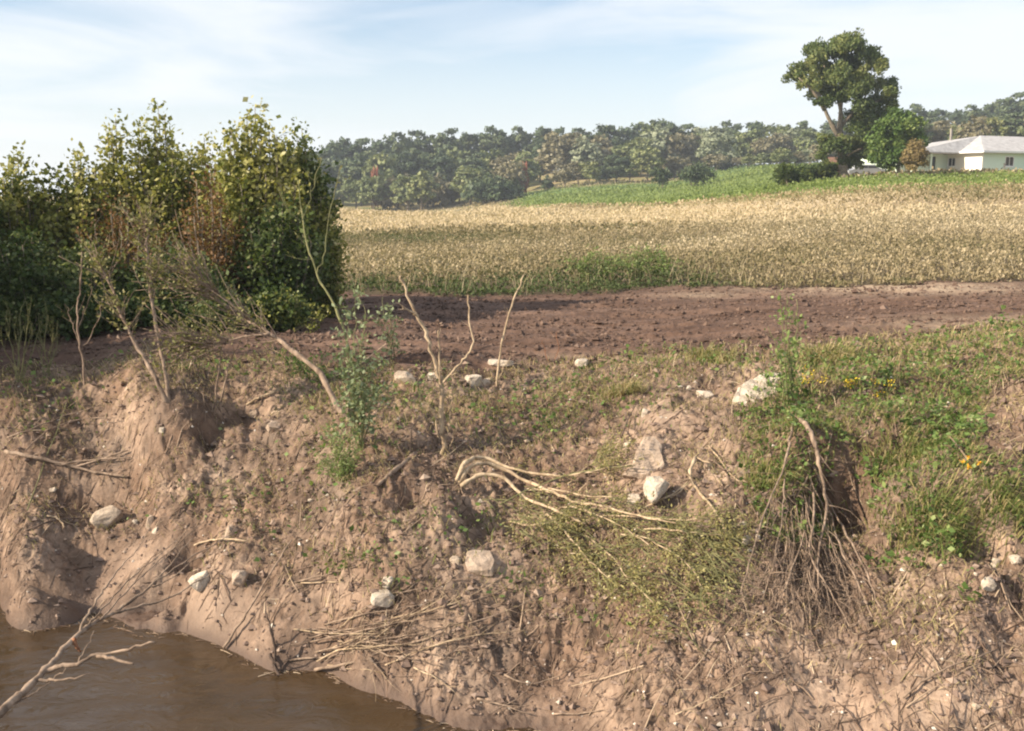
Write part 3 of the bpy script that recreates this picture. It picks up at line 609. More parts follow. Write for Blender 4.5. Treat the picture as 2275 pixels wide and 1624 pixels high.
# ------------------------------------------------------------------ tall tree on the rise
def reg(px, py): return 1504.5+px*.3414, 39.6+py*.3414
def tall_tree():
    y0 = 100.0; base = G(*reg(1085, 1062)); base = at(reg(1085, 1062)[0], reg(1085, 1062)[1], y0); base[2] = gh(base[0], y0)
    e = empty('tall_tree', base, 'tall lone tree with forked pale trunk and tufted crown beside the house', 'tree')
    lob = [(1090, 195, 90), (1040, 240, 80), (1000, 420, 70), (1130, 330, 85), (1070, 540, 50), (1150, 480, 70), (930, 225, 72), (905, 290, 62), (1225, 265, 80), (1280, 335, 70), (1150, 190, 55), (790, 385, 62), (860, 340, 66), (880, 430, 70), (950, 350, 70), (930, 500, 62), (1060, 400, 80), (1010, 490, 62), (1190, 400, 80), (1250, 440, 66), (1120, 500, 60), (1360, 460, 66), (1390, 510, 52), (1310, 560, 74), (1380, 580, 42), (1200, 580, 66), (1150, 640, 66), (960, 560, 50), (1240, 650, 70), (1320, 640, 52), (1160, 730, 66), (1240, 720, 55),
           (1020, 850, 72), (1110, 820, 78), (1190, 880, 74), (1100, 930, 60), (1230, 820, 66), (1160, 950, 46), (970, 800, 45), (955, 900, 40), (1250, 900, 50)]
    lobes = []
    for px, py, r in lob:
        u, v = reg(px, py); q = at(u, v, y0+rng.uniform(-1, 1)*(1.8 if py < 700 else 1.2)); lobes.append((*(q-base), r*.3414/F*y0*1.12))
    n = 52000; p, d, k = crown_points(lobes, n)
    # leaves hang in sprays that sweep outwards and up
    tl = rng.random(len(lobes)); keep = fbm(p[:, 0]*1.3+p[:, 1]*.7, p[:, 2]*1.3, 3) > -.6
    p, d, k = p[keep], d[keep], k[keep]; n = len(p)
    cen = np.array([0, 0, 7.0]); out = p-cen; out /= np.linalg.norm(out, axis=1)[:, None]
    link('crown', leaf_mesh('crown', M['bigtree'], p, out*.9+rand_unit(n)*.7+np.array([0, 0, .35]), .27*rng.uniform(.6, 1.4, n), .6, .45*tl[k]+.55*rng.random(n), flat=.5, nrm=d/np.linalg.norm(d, axis=1)[:, None]), e)
    t = Tubes()
    def pp(*pts): return [at(*reg(a, b), y0+(c if c else 0))-base for a, b, c in pts]
    tr = pp((1087, 1075, 0), (1083, 1000, 0), (1075, 930, 0), (1062, 850, 0), (1050, 770, 0)); t.add(tr, .47, .36, 10)
    t.add([tr[0]-np.array([0, 0, .5]), tr[0]+np.array([0, 0, .4])], 1.7*.42, .50, 10, sub=1)
    t.add(pp((1050, 775, 0), (1010, 700, -.3), (975, 630, -.5), (940, 540, -.5), (890, 430, -.4), (860, 360, 0)), .27, .07, 8)
    t.add(pp((1052, 772, 0), (1062, 680, .2), (1065, 590, .3), (1075, 480, .3), (1090, 330, .2), (1090, 230, .2)), .30, .06, 8)
    t.add(pp((1065, 600, .3), (1040, 520, .8), (1010, 420, .9), (950, 300, 1)), .16, .05, 6)
    t.add(pp((1070, 700, .2), (1140, 620, .6), (1220, 520, .9), (1280, 400, .8)), .2, .05, 6)
    t.add(pp((1180, 575, .7), (1290, 550, .7), (1370, 490, .4)), .2, .05, 6)
    t.add(pp((960, 600, -.5), (880, 470, -.9), (790, 390, -1)), .22, .05, 6)
    t.add(pp((1072, 930, 0), (1130, 880, -.8), (1200, 850, -1)), .18, .05, 6)
    t.add(pp((1072, 880, 0), (1030, 850, -.8), (975, 810, -1)), .16, .05, 6)
    link('trunk', t.mesh('trunk', M['bark']), e)
tall_tree()
def lobe_tree(name, label, material, y0, lob, trunk, n, size, tr):
    bu, bv = reg(*trunk[0]); base = at(bu, bv, y0); base[2] = gh(base[0], y0)
    e = empty(name, base, label, 'tree'); lobes = []
    for px, py, r in lob:
        u, v = reg(px, py); q = at(u, v, y0+rng.uniform(-1, 1)*.9); lobes.append((*(q-base), r*.3414/F*y0))
    p, d, k = crown_points(lobes, n); tl = rng.random(len(lobes))
    link('crown', leaf_mesh('crown', material, p, rand_unit(n)+np.array([0, 0, .5]), size*rng.uniform(.6, 1.4, n), .65, .5*tl[k]+.5*rng.random(n), flat=.5, nrm=d/np.linalg.norm(d, axis=1)[:, None]), e)
    t = Tubes(); P = [at(*reg(*q), y0)-base for q in trunk]; P[0][2] = -.2; t.add(P, tr, tr*.4, 7)
    for l in lobes[::3]: t.add([P[1], (P[1]+np.array(l[:3]))*.5+np.array([0, 0, .1]), l[:3]], tr*.45, .03, 5)
    link('trunk', t.mesh('trunk', M['bark']), e)
lobe_tree('round_tree', 'dense rounded green tree right of the tall tree', M['roundtree'], 95, [(1430, 660, 70), (1380, 720, 85), (1470, 730, 85), (1540, 700, 60), (1560, 780, 66), (1340, 800, 85), (1430, 820, 95), (1520, 850, 80), (1330, 890, 75), (1420, 920, 90), (1350, 960, 62), (1290, 930, 48), (1480, 950, 60), (1310, 850, 60), (1590, 820, 40), (1400, 980, 40)], [(1440, 1050), (1440, 960), (1430, 780)], 13000, .26, .22)
lobe_tree('brown_tree', 'small browning tree in front of the round green tree', M['browntree'], 92, [(1550, 840, 48), (1520, 880, 48), (1580, 890, 46), (1500, 930, 40), (1560, 940, 56), (1600, 950, 34), (1530, 980, 34)], [(1551, 1040), (1551, 980), (1550, 880)], 5000, .2, .10)

# ------------------------------------------------------------------ pale green bungalow
def box(V, Fc, a, b):
    i = len(V); (x0, y0, z0), (x1, y1, z1) = a, b
    V += [(x0, y0, z0), (x1, y0, z0), (x1, y1, z0), (x0, y1, z0), (x0, y0, z1), (x1, y0, z1), (x1, y1, z1), (x0, y1, z1)]
    Fc += [(i, i+3, i+2, i+1), (i+4, i+5, i+6, i+7), (i, i+1, i+5, i+4), (i+1, i+2, i+6, i+5), (i+2, i+3, i+7, i+6), (i+3, i, i+4, i+7)]
def boxes(name, lst, material, parent=None):
    V, Fc = [], []
    for a, b in lst: box(V, Fc, a, b)
    return link(name, mesh_from(name, np.array(V), Fc, material, smooth_=False), parent)
def house():
    cu, cv = reg(1988, 1005); y = 112.0; c = at(cu, cv, y); c[2] = gh(c[0], y)-.05
    ztop = at(*reg(1988, 868), y)[2]-c[2]            # eaves
    e = empty('bungalow', c, 'pale green bungalow with white end wall and grey hipped roof', 'house'); e.rotation_euler = (0, 0, R(24))
    hw = ztop; LX, LY = 17.0, 8.4
    fs = np.array([(0, 0, -.6), (LX, 0, -.6), (LX, 0, hw), (0, 0, hw)])
    win_x = ((3.3, 4.7), (8.8, 10.6), (12.8, 14.2))
    # front wall with real openings
    def wall_open(name, length, opens, material, axis, off, z0w, z1w):
        th = .2; lst = []; x = 0
        def seg(x0, x1, z0, z1):
            if axis == 'x': lst.append(((x0, off, z0), (x1, off+th, z1)))
            else: lst.append(((off, x0, z0), (off+th, x1, z1)))
        for (a, b) in opens:
            seg(x, a, -.6, hw); seg(a, b, -.6, z0w); seg(a, b, z1w, hw); x = b
        seg(x, length, -.6, hw); return boxes(name, lst, material, e)
    wall_open('front_wall', LX, win_x, M['greenwall'], 'x', 0, hw*.40, hw*.82)
    wall_open('end_wall', LY, ((3.6, 4.7),), M['whitewall'], 'y', -.203, hw*.42, hw*.80)
    boxes('back_wall', [((0, LY-.2, -.6), (LX, LY, hw)), ((LX-.2, .2, -.6), (LX, LY-.2, hw))], M['greenwall'], e)
    def window(x0, x1, z0, z1, axis, off):
        t = .09
        def b3(a0, a1, c0, c1, d0, d1): return ((a0, off+d0, c0), (a1, off+d1, c1)) if axis == 'x' else ((off+d0, a0, c0), (off+d1, a1, c1))
        mid = (x0+x1)/2
        w = boxes('window', [b3(x0, x1, z0, z0+t, -.03, .12), b3(x0, x1, z1-t, z1, -.03, .12), b3(x0, x0+t, z0+t, z1-t, -.03, .12), b3(x1-t, x1, z0+t, z1-t, -.03, .12), b3(mid-.03, mid+.03, z0+t, z1-t, -.02, .1)], M['fascia'], e)
        boxes('pane', [b3(x0+t, mid-.03, z0+t, z1-t, .04, .06), b3(mid+.03, x1-t, z0+t, z1-t, .04, .06)], M['pane'], w)
        boxes('sill', [b3(x0-.1, x1+.1, z0-.08, z0-.002, -.10, -.031)], M['fascia'], w)
    for a, b in win_x: window(a, b, hw*.40, hw*.82, 'x', 0)
    window(3.6, 4.7, hw*.42, hw*.80, 'y', -.203)
    # hipped roof
    o = .75; rh = 2.0; x0, x1, y0_, y1 = -o-.2, LX+o, -o, LY+o; my = (y0_+y1)/2; hx = (y1-y0_)/2
    RV = np.array([(x0, y0_, hw), (x1, y0_, hw), (x1, y1, hw), (x0, y1, hw), (x0+hx, my, hw+rh), (x1-hx, my, hw+rh)]); 
    RV = np.concatenate([RV, RV[:4]-np.array([0, 0, .18])])
    link('roof', mesh_from('roof', RV, [(0, 1, 5, 4), (1, 2, 5), (2, 3, 4, 5), (3, 0, 4), (0, 6, 7, 1), (1, 7, 8, 2), (2, 8, 9, 3), (3, 9, 6, 0), (6, 9, 8, 7)], M['roof'], smooth_=False), e)
    boxes('fascia_board', [((x0-.03, y0_-.03, hw-.16), (x1+.03, y0_-.003, hw+.04)), ((x0-.03, y0_-.003, hw-.16), (x0-.003, y1, hw+.04))], M['fascia'], e)
    # wing set back on the left with a shaded porch
    wx0, wx1, wy0, wy1 = -7.6, -.206, LY-3.6, LY+3.2
    th = .2
    boxes('wing_wall', [((wx0, wy0, -.6), (wx0+1.6, wy0+th, hw)), ((wx0+1.6, wy0, -.6), (wx0+2.5, wy0+th, hw*.35)), ((wx0+1.6, wy0, hw*.8), (wx0+2.5, wy0+th, hw)), ((wx0+2.5, wy0, -.6), (wx0+4.6, wy0+th, hw)), ((wx0+5.6, wy0, -.6), (wx1, wy0+th, hw)), ((wx0+4.6, wy0, hw*.83), (wx0+5.6, wy0+th, hw)),
                        ((wx0, wy0+th, -.6), (wx0+th, wy1, hw)), ((wx0+th, wy1-th, -.6), (wx1, wy1, hw))], M['greenwall'], e)
    w = boxes('window', [((wx0+1.6, wy0+.02, hw*.35), (wx0+2.5, wy0+.1, hw*.39)), ((wx0+1.6, wy0+.02, hw*.76), (wx0+2.5, wy0+.1, hw*.8))], M['fascia'], e); boxes('pane', [((wx0+1.6, wy0+.05, hw*.39), (wx0+2.5, wy0+.07, hw*.76))], M['pane'], w)
    d = boxes('door', [((wx0+4.6, wy0+.06, -.5), (wx0+5.6, wy0+.11, hw*.83))], M['pane'], e); boxes('handle', [((wx0+4.7, wy0+.0, hw*.3), (wx0+4.8, wy0+.059, hw*.34))], M['fascia'], d)
    for px in (wx0+.1, wx0+2.9):
        boxes('porch_post', [((px, wy0-1.9, -.6), (px+.16, wy0-1.74, hw-.1))], M['greenwall'], e)
    boxes('porch_rail', [((wx0+.26, wy0-1.86, .55), (wx0+2.9, wy0-1.8, .65)), ((wx0+.26, wy0-1.86, .1), (wx0+2.9, wy0-1.8, .2))], M['greenwall'], e)
    a0, b0, b1, mm = wx0-.6, wy0-2.3, wy1+.6, LY*.5
    WV = np.array([(a0, b0, hw-.04), (x0+.02, b0, hw-.04), (x0+hx-.1, my, hw+rh-.05), (x0+.02, b1, hw-.04), (a0, b1, hw-.04)]); WV = np.concatenate([WV, WV-np.array([0, 0, .14])])
    link('wing_roof', mesh_from('wing_roof', WV, [(0, 1, 2), (4, 0, 2), (3, 4, 2), (0, 5, 6, 1), (4, 9, 5, 0), (5, 9, 8, 7, 6)], M['roof'], smooth_=False), e)
    boxes('chimney', [((.95, mm+1.4, hw+.6), (1.15, mm+1.6, hw+2.7)), ((.91, mm+1.36, hw+2.7), (1.19, mm+1.64, hw+2.78))], M['chim'], e)
house()
def prop(name, label, cat, u, v, y): 
    c = at(u, v, y); c[2] = gh(c[0], y); return empty(name, c, label, cat)
def small_far_things():
    # pale car half hidden behind the tall tree trunk
    e = prop('parked_car', 'pale car parked in the shade right of the tall tree trunk', 'car', *reg(1215, 1050), 106); e.rotation_euler = (0, 0, R(8))
    prof = [(-2.1, .35), (-2.1, .75), (-1.75, .85), (-1.2, 1.0), (-.75, 1.38), (.75, 1.40), (1.3, 1.0), (2.0, .85), (2.15, .6), (2.1, .35)]
    V = [(x, s*(.82 if z < 1.05 else .66), z) for s in (-1, 1) for x, z in prof]; n = len(prof)
    Fc = [tuple(range(n)), tuple(range(2*n-1, n-1, -1))]+[(i, (i+1) % n, n+(i+1) % n, n+i)[::-1] for i in range(n)]
    link('body', mesh_from('body', np.array(V), Fc, M['carpaint'], smooth_=False), e)
    boxes('window', [((-.95, -.83, 1.02), (-.05, -.70, 1.28)), ((.05, -.83, 1.02), (.95, -.70, 1.28))], M['pane'], e)
    for x in (-1.3, 1.3):
        for s in (-1, 1):
            t = Tubes(); t.add([(x, s*.68, .32), (x, s*.86, .32)], .32, .32, 14, sub=1); link('wheel', t.mesh('wheel', M['tyre']), e)
    # small brown shed glimpsed in the leaves left of the trunk
    e = prop('garden_shed', 'small reddish brown shed roof showing left of the trunk', 'shed', *reg(1025, 1030), 103)
    boxes('wall', [((-.6, -.5, 0), (.6, .5, 2.0))], M['shed'], e)
    link('roof', mesh_from('roof', np.array([(-.85, -.7, 1.98), (.85, -.7, 1.98), (.85, .7, 1.98), (-.85, .7, 1.98), (-.85, 0, 2.5), (.85, 0, 2.5)]), [(0, 1, 5, 4), (2, 3, 4, 5), (0, 4, 3), (1, 2, 5), (0, 3, 2, 1)], M['shed'], smooth_=False), e)
    e = prop('fence_post', 'lone pale post in the grass before the front wall', 'post', *reg(2125, 1022), 104)
    t = Tubes(); t.add([(0, 0, -.3), (0, 0, 1.15)], .09, .08, 8, sub=1); link('shaft', t.mesh('shaft', M['postwood']), e)
    boxes('cap', [((-.11, -.11, 1.16), (.11, .11, 1.22))], M['postwood'], e)
small_far_things()

# ------------------------------------------------------------------ field weeds (uncountable)
def polar(n, t0, t1, y0, y1, p=1.0):
    t = rng.uniform(t0, t1, n); y = np.exp(rng.uniform(math.log(y0), math.log(y1), n)); return t*y, y
def field_weeds():
    # near: crinkled leaves and stalks of a dying crop, knee high, with its own tall front edge
    P, H, TI, SZ, GR = [], [], [], [], []
    for n, y0, y1, sz, hh in ((190000, 21.5, 48, .07, .58), (100000, 48, 95, .15, .55), (70000, 95, 190, .27, .5), (36000, 190, 262, .42, .4)):
        x, y = polar(n, -.66, .66, y0, y1); f, b = zones(x, y); k = (b > -.1); x, y, b = x[k], y[k], b[k]
        z = ground_h(x, y); gm = green_mask(x, y, z)
        clump = fbm(x*1.3, y*1.3, 3); can = hh*np.clip(.88+.30*fbm(x*.4, y*.4, 3)+.75*clump, .25, 1.6)*(.18+.82*smooth(-.1, 2.2, b+.8*clump))
        patch = fbm(x*.09+3, y*.13, 4)
        u, v = project(np.stack([x, y, z], -1)); wv = 5*fbm(x*.06, y*.06, 3)
        cut = smooth(-4, 3, v+wv-np.interp(u, [750, 1100, 1300, 2275], [457, 460, 468, 457]))*smooth(-4, 4, np.interp(u, [750, 1000, 1300, 2275], [532, 522, 514, 510])-v-wv)*(1-.6*gm)           # pale mown band
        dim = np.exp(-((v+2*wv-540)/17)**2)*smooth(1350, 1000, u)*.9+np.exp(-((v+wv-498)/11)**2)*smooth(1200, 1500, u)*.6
        can = np.maximum(can*(1-.75*cut), .06)
        can = np.where(gm > .5, can*.8*(1-.55*smooth(120, 200, y)), can)
        r = rng.random(len(x))**.55; h = can*r
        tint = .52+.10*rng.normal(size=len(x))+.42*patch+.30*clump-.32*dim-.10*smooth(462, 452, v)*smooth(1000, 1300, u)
        u, v = project(np.stack([x, y, z+h], -1))
        greenish = smooth(2.8, .4, b+.8*clump)*.75*(1-smooth(1380, 1700, u))+smooth(1.2, .1, b)*.15+.22*np.exp(-((u-1340)/130)**2-((v-590)/40)**2)+.2*np.exp(-((u-1445)/60)**2-((v-580)/26)**2)+.16*np.exp(-((u-1700)/420)**2-((v-560)/30)**2)
        greenish += .28*np.exp(-((v-532)/15)**2)*smooth(1250, 900, u)*smooth(0, .25, patch+.2)
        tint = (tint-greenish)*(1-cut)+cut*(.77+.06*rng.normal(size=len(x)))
        P.append(np.stack([x, y, z+h], -1)); TI.append(tint); SZ.append(sz*rng.uniform(.6, 1.5, len(x))); GR.append(gm)
    P = np.concatenate(P); TI = np.concatenate(TI); SZ = np.concatenate(SZ); GR = np.concatenate(GR) > rng.random(len(P))*.9+.05
    d = rand_unit(len(P)); d[:, 2] = abs(d[:, 2])*1.3+.25
    a = ~GR
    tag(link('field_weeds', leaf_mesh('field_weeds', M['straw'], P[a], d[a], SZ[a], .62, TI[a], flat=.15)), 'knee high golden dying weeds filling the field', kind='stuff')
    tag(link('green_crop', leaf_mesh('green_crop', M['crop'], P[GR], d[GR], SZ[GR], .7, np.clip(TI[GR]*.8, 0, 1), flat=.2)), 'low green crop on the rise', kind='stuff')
    # thin stalks standing among them
    x, y = polar(8000, -.6, .6, 21.5, 50); f, b = zones(x, y); k = b > 0; x, y = x[k], y[k]; z = ground_h(x, y); n = len(x)
    hg = .62*(1+.3*fbm(x*.55, y*.55, 3))*rng.uniform(.7, 1.25, n)
    tag(link('field_stalks', blade_mesh('field_stalks', M['straw'], np.stack([x, y, z], -1), hg, np.full(n, .014), rng.uniform(.2, .9, n), .55+.2*rng.normal(size=n))), 'straw coloured stalks standing in the field', kind='stuff')
field_weeds()

# ------------------------------------------------------------------ leafy shrubs on the left
def shrub(label, u, y, v_top, hw, leafmat, n_shoot=60, size=.085, cat='bush', bushy=1.0, tint0=0.0, bare=.22, lean=0.0, name='leafy_shrub', group='leafy shrubs along the bank', twig=.34):
    top = at(u, v_top, y); x = top[0]; z = gh(x, y)-.05; H = top[2]-z; Wd = hw/F*y
    e = empty(name, (x, y, z), label, cat, group); t = Tubes(); LP, LD, LT = [], [], []
    for i in range(n_shoot):
        a = i*2.39996+rng.normal()*.3; r = math.sqrt((i+.5)/n_shoot)*rng.uniform(.85, 1.1)
        hh = H*(1-.36*r**1.7)*rng.uniform(.50, 1.0) if i > 3 else H*(1-.05*i)
        tip = np.array([math.cos(a)*r*Wd+lean*hh, math.sin(a)*r*Wd*.9, hh])
        b0 = np.array([math.cos(a)*r*Wd*.22, math.sin(a)*r*Wd*.2, 0]); m1 = b0*.55+tip*np.array([.40, .40, .0])+np.array([0, 0, hh*.36]); m2 = np.array([tip[0]*.82+b0[0]*.1, tip[1]*.82+b0[1]*.1, hh*.7])
        P = t.add([b0, m1, m2, tip], .030*rng.uniform(.6, 1.2), .005, 4, .012, 3)
        tb = .22*rng.normal()+tint0+.05
        ns = int(11*bushy)
        for f_ in np.linspace(bare, .98, ns):
            k = f_*(len(P)-1); j = min(int(k), len(P)-2); q = P[j]+(P[j+1]-P[j])*(k-j)
            d = rand_unit(1)[0]; d[2] = abs(d[2])*.8+.25; ln = twig*rng.uniform(.5, 1.2)*(1.1-.55*f_)
            if ln > .16 and rng.random() < .6: t.add([q, q+d*ln*.5+np.array([0, 0, .02]), q+d*ln], .006, .002, 3, 0, 1)
            m = int(rng.integers(16, 26)); s = rng.random(m)
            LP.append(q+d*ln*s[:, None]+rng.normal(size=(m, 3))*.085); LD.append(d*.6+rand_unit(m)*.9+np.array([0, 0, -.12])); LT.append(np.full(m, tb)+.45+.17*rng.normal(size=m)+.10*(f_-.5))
    LP = np.concatenate(LP); LD = np.concatenate(LD); LT = np.concatenate(LT)
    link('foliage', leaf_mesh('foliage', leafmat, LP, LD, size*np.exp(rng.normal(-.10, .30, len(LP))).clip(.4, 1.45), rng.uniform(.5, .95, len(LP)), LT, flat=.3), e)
    link('stem', t.mesh('stem', M['bark']), e); return e
SH = 'leafy shrubs along the bank'
shrub('tallest yellow green shrub, the rightmost of the row along the bank', 560, 18.7, 232, 125, M['maple'], 120, 0.1, tint0=.10, twig=.42)
shrub('tall green shrub with twin leafy spires left of the tallest shrub', 345, 19.1, 240, 88, M['maple'], 80, 0.089, tint0=.03)
shrub('slender spire of the shrubs, just left of the twin spires', 250, 18.9, 262, 66, M['maple'], 50, 0.089, tint0=.02)
shrub('ragged shoulder high shrub left of the slender spire', 165, 18.7, 338, 95, M['maple'], 75, 0.089, tint0=-.03)
shrub('dark leafy shrub at the left edge of the picture', 30, 18.3, 336, 95, M['maple'], 75, 0.089, tint0=-.08)
shrub('sparse light topped shrub filling the gap between the two tallest', 445, 20.2, 306, 85, M['maple'], 60, 0.089, tint0=.10)
shrub('deep green shrub on the field side of the tallest shrub', 665, 19.3, 285, 70, M['dkmaple'], 80, 0.092, tint0=.12)
shrub('rusty half dead shrub in front of the tall row', 455, 17.4, 385, 110, M['rust'], 30, .06)
shrub('second rusty shrub lower and further left', 265, 17.2, 450, 130, M['rust'], 26, .055, tint0=-.05)
shrub('low dark green shrub under the tallest one', 620, 17.7, 450, 105, M['dkmaple'], 85, 0.081, tint0=-.02, bare=.05)
shrub('low brownish shrub at the field edge, right end of the row', 708, 18.7, 440, 45, M['maple'], 44, 0.074, tint0=-.08, bare=.05)
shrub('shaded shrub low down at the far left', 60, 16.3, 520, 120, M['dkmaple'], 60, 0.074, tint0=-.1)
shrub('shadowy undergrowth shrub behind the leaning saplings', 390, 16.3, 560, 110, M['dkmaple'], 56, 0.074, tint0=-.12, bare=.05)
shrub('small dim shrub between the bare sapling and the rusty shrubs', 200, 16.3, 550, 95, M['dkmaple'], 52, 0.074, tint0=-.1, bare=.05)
shrub('wide shrub running on past the left edge of the picture', -130, 17.3, 345, 110, M['dkmaple'], 70, 0.089, tint0=-.02)
for lb, x_, y_, vt in (('tall shrub beyond the left edge nearest the water', -10.8, 13.0, 310), ('second tall shrub beyond the left edge', -12.0, 15.0, 370), ('third shrub beyond the left edge, set further back', -10.4, 16.4, 380), ('last shrub beyond the left edge on the crest of the bank', -9.4, 14.6, 350), ('low shrub beyond the left edge right at the crest', -8.7, 12.8, 400)):
    shrub(lb, 1137.5+F*x_/y_/1.01, y_, vt, 190, M['dkmaple'], 60, .16, tint0=0, twig=.5, bushy=.5)

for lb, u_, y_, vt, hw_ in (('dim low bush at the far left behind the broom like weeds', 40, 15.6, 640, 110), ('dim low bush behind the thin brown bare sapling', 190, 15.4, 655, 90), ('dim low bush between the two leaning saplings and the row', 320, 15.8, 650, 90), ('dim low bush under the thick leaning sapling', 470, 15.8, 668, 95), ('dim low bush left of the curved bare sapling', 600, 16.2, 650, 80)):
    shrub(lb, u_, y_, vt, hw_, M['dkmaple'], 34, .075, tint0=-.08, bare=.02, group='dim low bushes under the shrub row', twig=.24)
# ------------------------------------------------------------------ saplings and broken stems standing on the bank
def stand(u, v, pts, dy=0.0, curve_=0.0):
    """a stem rooted on the ground at (u, v) that rises through pts, leaning dy metres away from the viewer at its tip"""
    b = G(u, v, -.06); n = len(pts); out = [b]
    for i, (a, c) in enumerate(pts):
        f = (i+1)/n; out.append(at(a, c, b[1]+dy*f+curve_*math.sin(f*3.1)))
    return out
def fork(y, pts, dy=0.0):
    return [at(a, c, y+dy*i/max(1, len(pts)-1)) for i, (a, c) in enumerate(pts)]
def twiggy(t, P, n, ln, r, up=.5, f0=.3, LP=None, LD=None, nl=0, spread=1.0, bias=(0, 0, 0)):
    P = np.asarray(P)
    for _ in range(n):
        f = rng.uniform(f0, 1)*(len(P)-1); j = min(int(f), len(P)-2); q = P[j]+(P[j+1]-P[j])*(f-j); T = P[j+1]-P[j]; T = T/np.linalg.norm(T)
        d = T*.9+rand_unit(1)[0]*spread+np.array([0, 0, up])*.6+np.array(bias); d /= np.linalg.norm(d); l = ln*rng.uniform(.4, 1.25)
        mid = q+d*l*.5+rng.normal(size=3)*l*.06; tip = q+d*l+np.array([0, 0, up*l*.12])
        t.add([q, mid, tip], r*rng.uniform(.6, 1.2), r*.3, 4, 0, 2)
        if nl:
            m = rng.poisson(nl); s = rng.uniform(.25, 1.05, m)[:, None]; LP.append(q+(tip-q)*s+rng.normal(size=(m, 3))*.03); LD.append(d*.6+rand_unit(m))
def plant(name, label, cat, stems, bark, leafmat=None, twigs=0, tl=.4, tr=.005, nl=5, lsize=.05, lwidth=.6, group=None, up=.5, f0=.35, spread=1.0, tint=.5, tv=.22, bias=(0, 0, 0), sides=6, wob=.008):
    """stems: list of (points, base radius, tip radius)"""
    base = np.asarray(stems[0][0][0]); e = empty(name, base, label, cat, group); LP, LD = [], []
    tw = Tubes()
    for k, (pts, r0, r1) in enumerate(stems):
        t = Tubes(); P = t.add([np.asarray(p)-base for p in pts], r0, r1, sides, wob, 4); link('stem', t.mesh('stem', bark), e)
        if r0 > .011: twiggy(tw, P, 5, .07, r0*.3, .3, .1)
        if twigs: twiggy(tw, P, max(2, int(twigs/len(stems))), tl, tr, up, f0, LP, LD, nl if leafmat else 0, spread, bias)
    if tw.n: tag(link('twigs', tw.mesh('twigs', bark), e), kind='stuff')
    if LP and leafmat:
        p = np.concatenate(LP); d = np.concatenate(LD); n = len(p)
        if n: link('foliage', leaf_mesh('foliage', leafmat, p, d, lsize*rng.uniform(.6, 1.4, n), lwidth, tint+tv*rng.normal(size=n), flat=.3), e)
    return e
# pair of leaning stems growing out of the earth knoll
plant('leaning_sapling', 'two leaning saplings in a narrow V on the earth knoll', 'sapling',
      [(stand(374, 892, [(345, 838), (318, 790), (280, 724), (252, 650), (215, 575)], .4), .032, .014), (stand(378, 888, [(362, 800), (348, 735), (336, 650), (328, 560), (322, 490)], .7), .030, .013)],
      M['drywood'], M['olive'], 110, .42, .006, 10, .05, tint=.45, f0=.52)
plant('leaning_sapling', 'thick sapling leaning far to the left with many fine leafy twigs', 'sapling',
      [(stand(790, 938, [(750, 905), (712, 830), (655, 783), (600, 742), (548, 708), (480, 668), (410, 640)], 1.6), .038, .017),
       (fork(G(790, 938)[1]+1.1, [(548, 706), (520, 680), (470, 640), (420, 590)], .2), .02, .006), (fork(G(790, 938)[1]+.85, [(600, 742), (560, 745), (480, 762), (420, 770)], 0), .016, .005)],
      M['drywood'], M['olive'], 210, .66, .007, 8, .048, tint=.5, up=.25, f0=.5, bias=(-.5, 0, .2))
plant('bare_sapling', 'curved bare sapling with a forked top in front of the tallest shrub', 'sapling',
      [(stand(785, 815, [(765, 735), (738, 668), (705, 612), (682, 545), (670, 470), (662, 400)], .8), .021, .008), (fork(G(785, 815)[1]+.40, [(704, 608), (722, 560), (728, 500), (740, 440), (752, 395)], .3), .010, .005), (fork(G(785, 815)[1]+.66, [(672, 490), (690, 440), (702, 390), (716, 350)], .2), .009, .004),
       (fork(G(785, 815)[1]+.66, [(670, 492), (640, 470), (618, 420)], -.2), .009, .004)],
      M['greenstem'], M['olive'], 16, .3, .004, 4, .04)
plant('bare_sapling', 'thin brown bare sapling at the left with short forks', 'sapling',
      [(stand(188, 858, [(180, 790), (174, 735), (172, 680), (178, 640), (182, 560)], .2), .017, .007), (fork(G(188, 858)[1]+.1, [(174, 728), (190, 690), (206, 640)], .1), .007, .003), (fork(G(188, 858)[1]+.08, [(176, 765), (160, 720), (150, 690)], .1), .007, .003), (fork(G(188, 858)[1]+.05, [(179, 780), (205, 740), (222, 700), (226, 668)], .1), .008, .003)],
      M['drywood'], M['olive'], 24, .22, .003, 1, .035)
plant('dead_sapling', 'short twin dead stems in the hollow right of the earth knoll', 'dead stem',
      [(stand(478, 902, [(482, 850), (490, 800), (492, 760)], .1), .018, .006), (stand(484, 905, [(500, 850), (512, 800), (530, 765)], .1), .015, .005)], M['drywood'], None, 8, .25, .004)
def green_brush(label, u, v, tips, n=1):
    st = [(stand(u+rng.normal()*6, v+rng.normal()*4, [((u+a)/2+rng.normal()*4, (v+b)/2), (a, b)], rng.normal()*.25), .008, .003) for a, b in tips]
    return plant('broom_weed', label, 'weed', st, M['greenstem'], M['olive'], 40, .3, .003, 3, .03, .25, up=1.0, spread=.5, group='broom like weeds on the left bank')
green_brush('broom like weed with yellow green upright stems at the left edge', 40, 850, [(15, 690), (30, 720), (48, 680), (62, 700), (75, 740), (88, 715), (5, 760)])
green_brush('smaller broom like weed right of the left edge one', 100, 840, [(92, 730), (105, 700), (118, 740), (128, 760)])
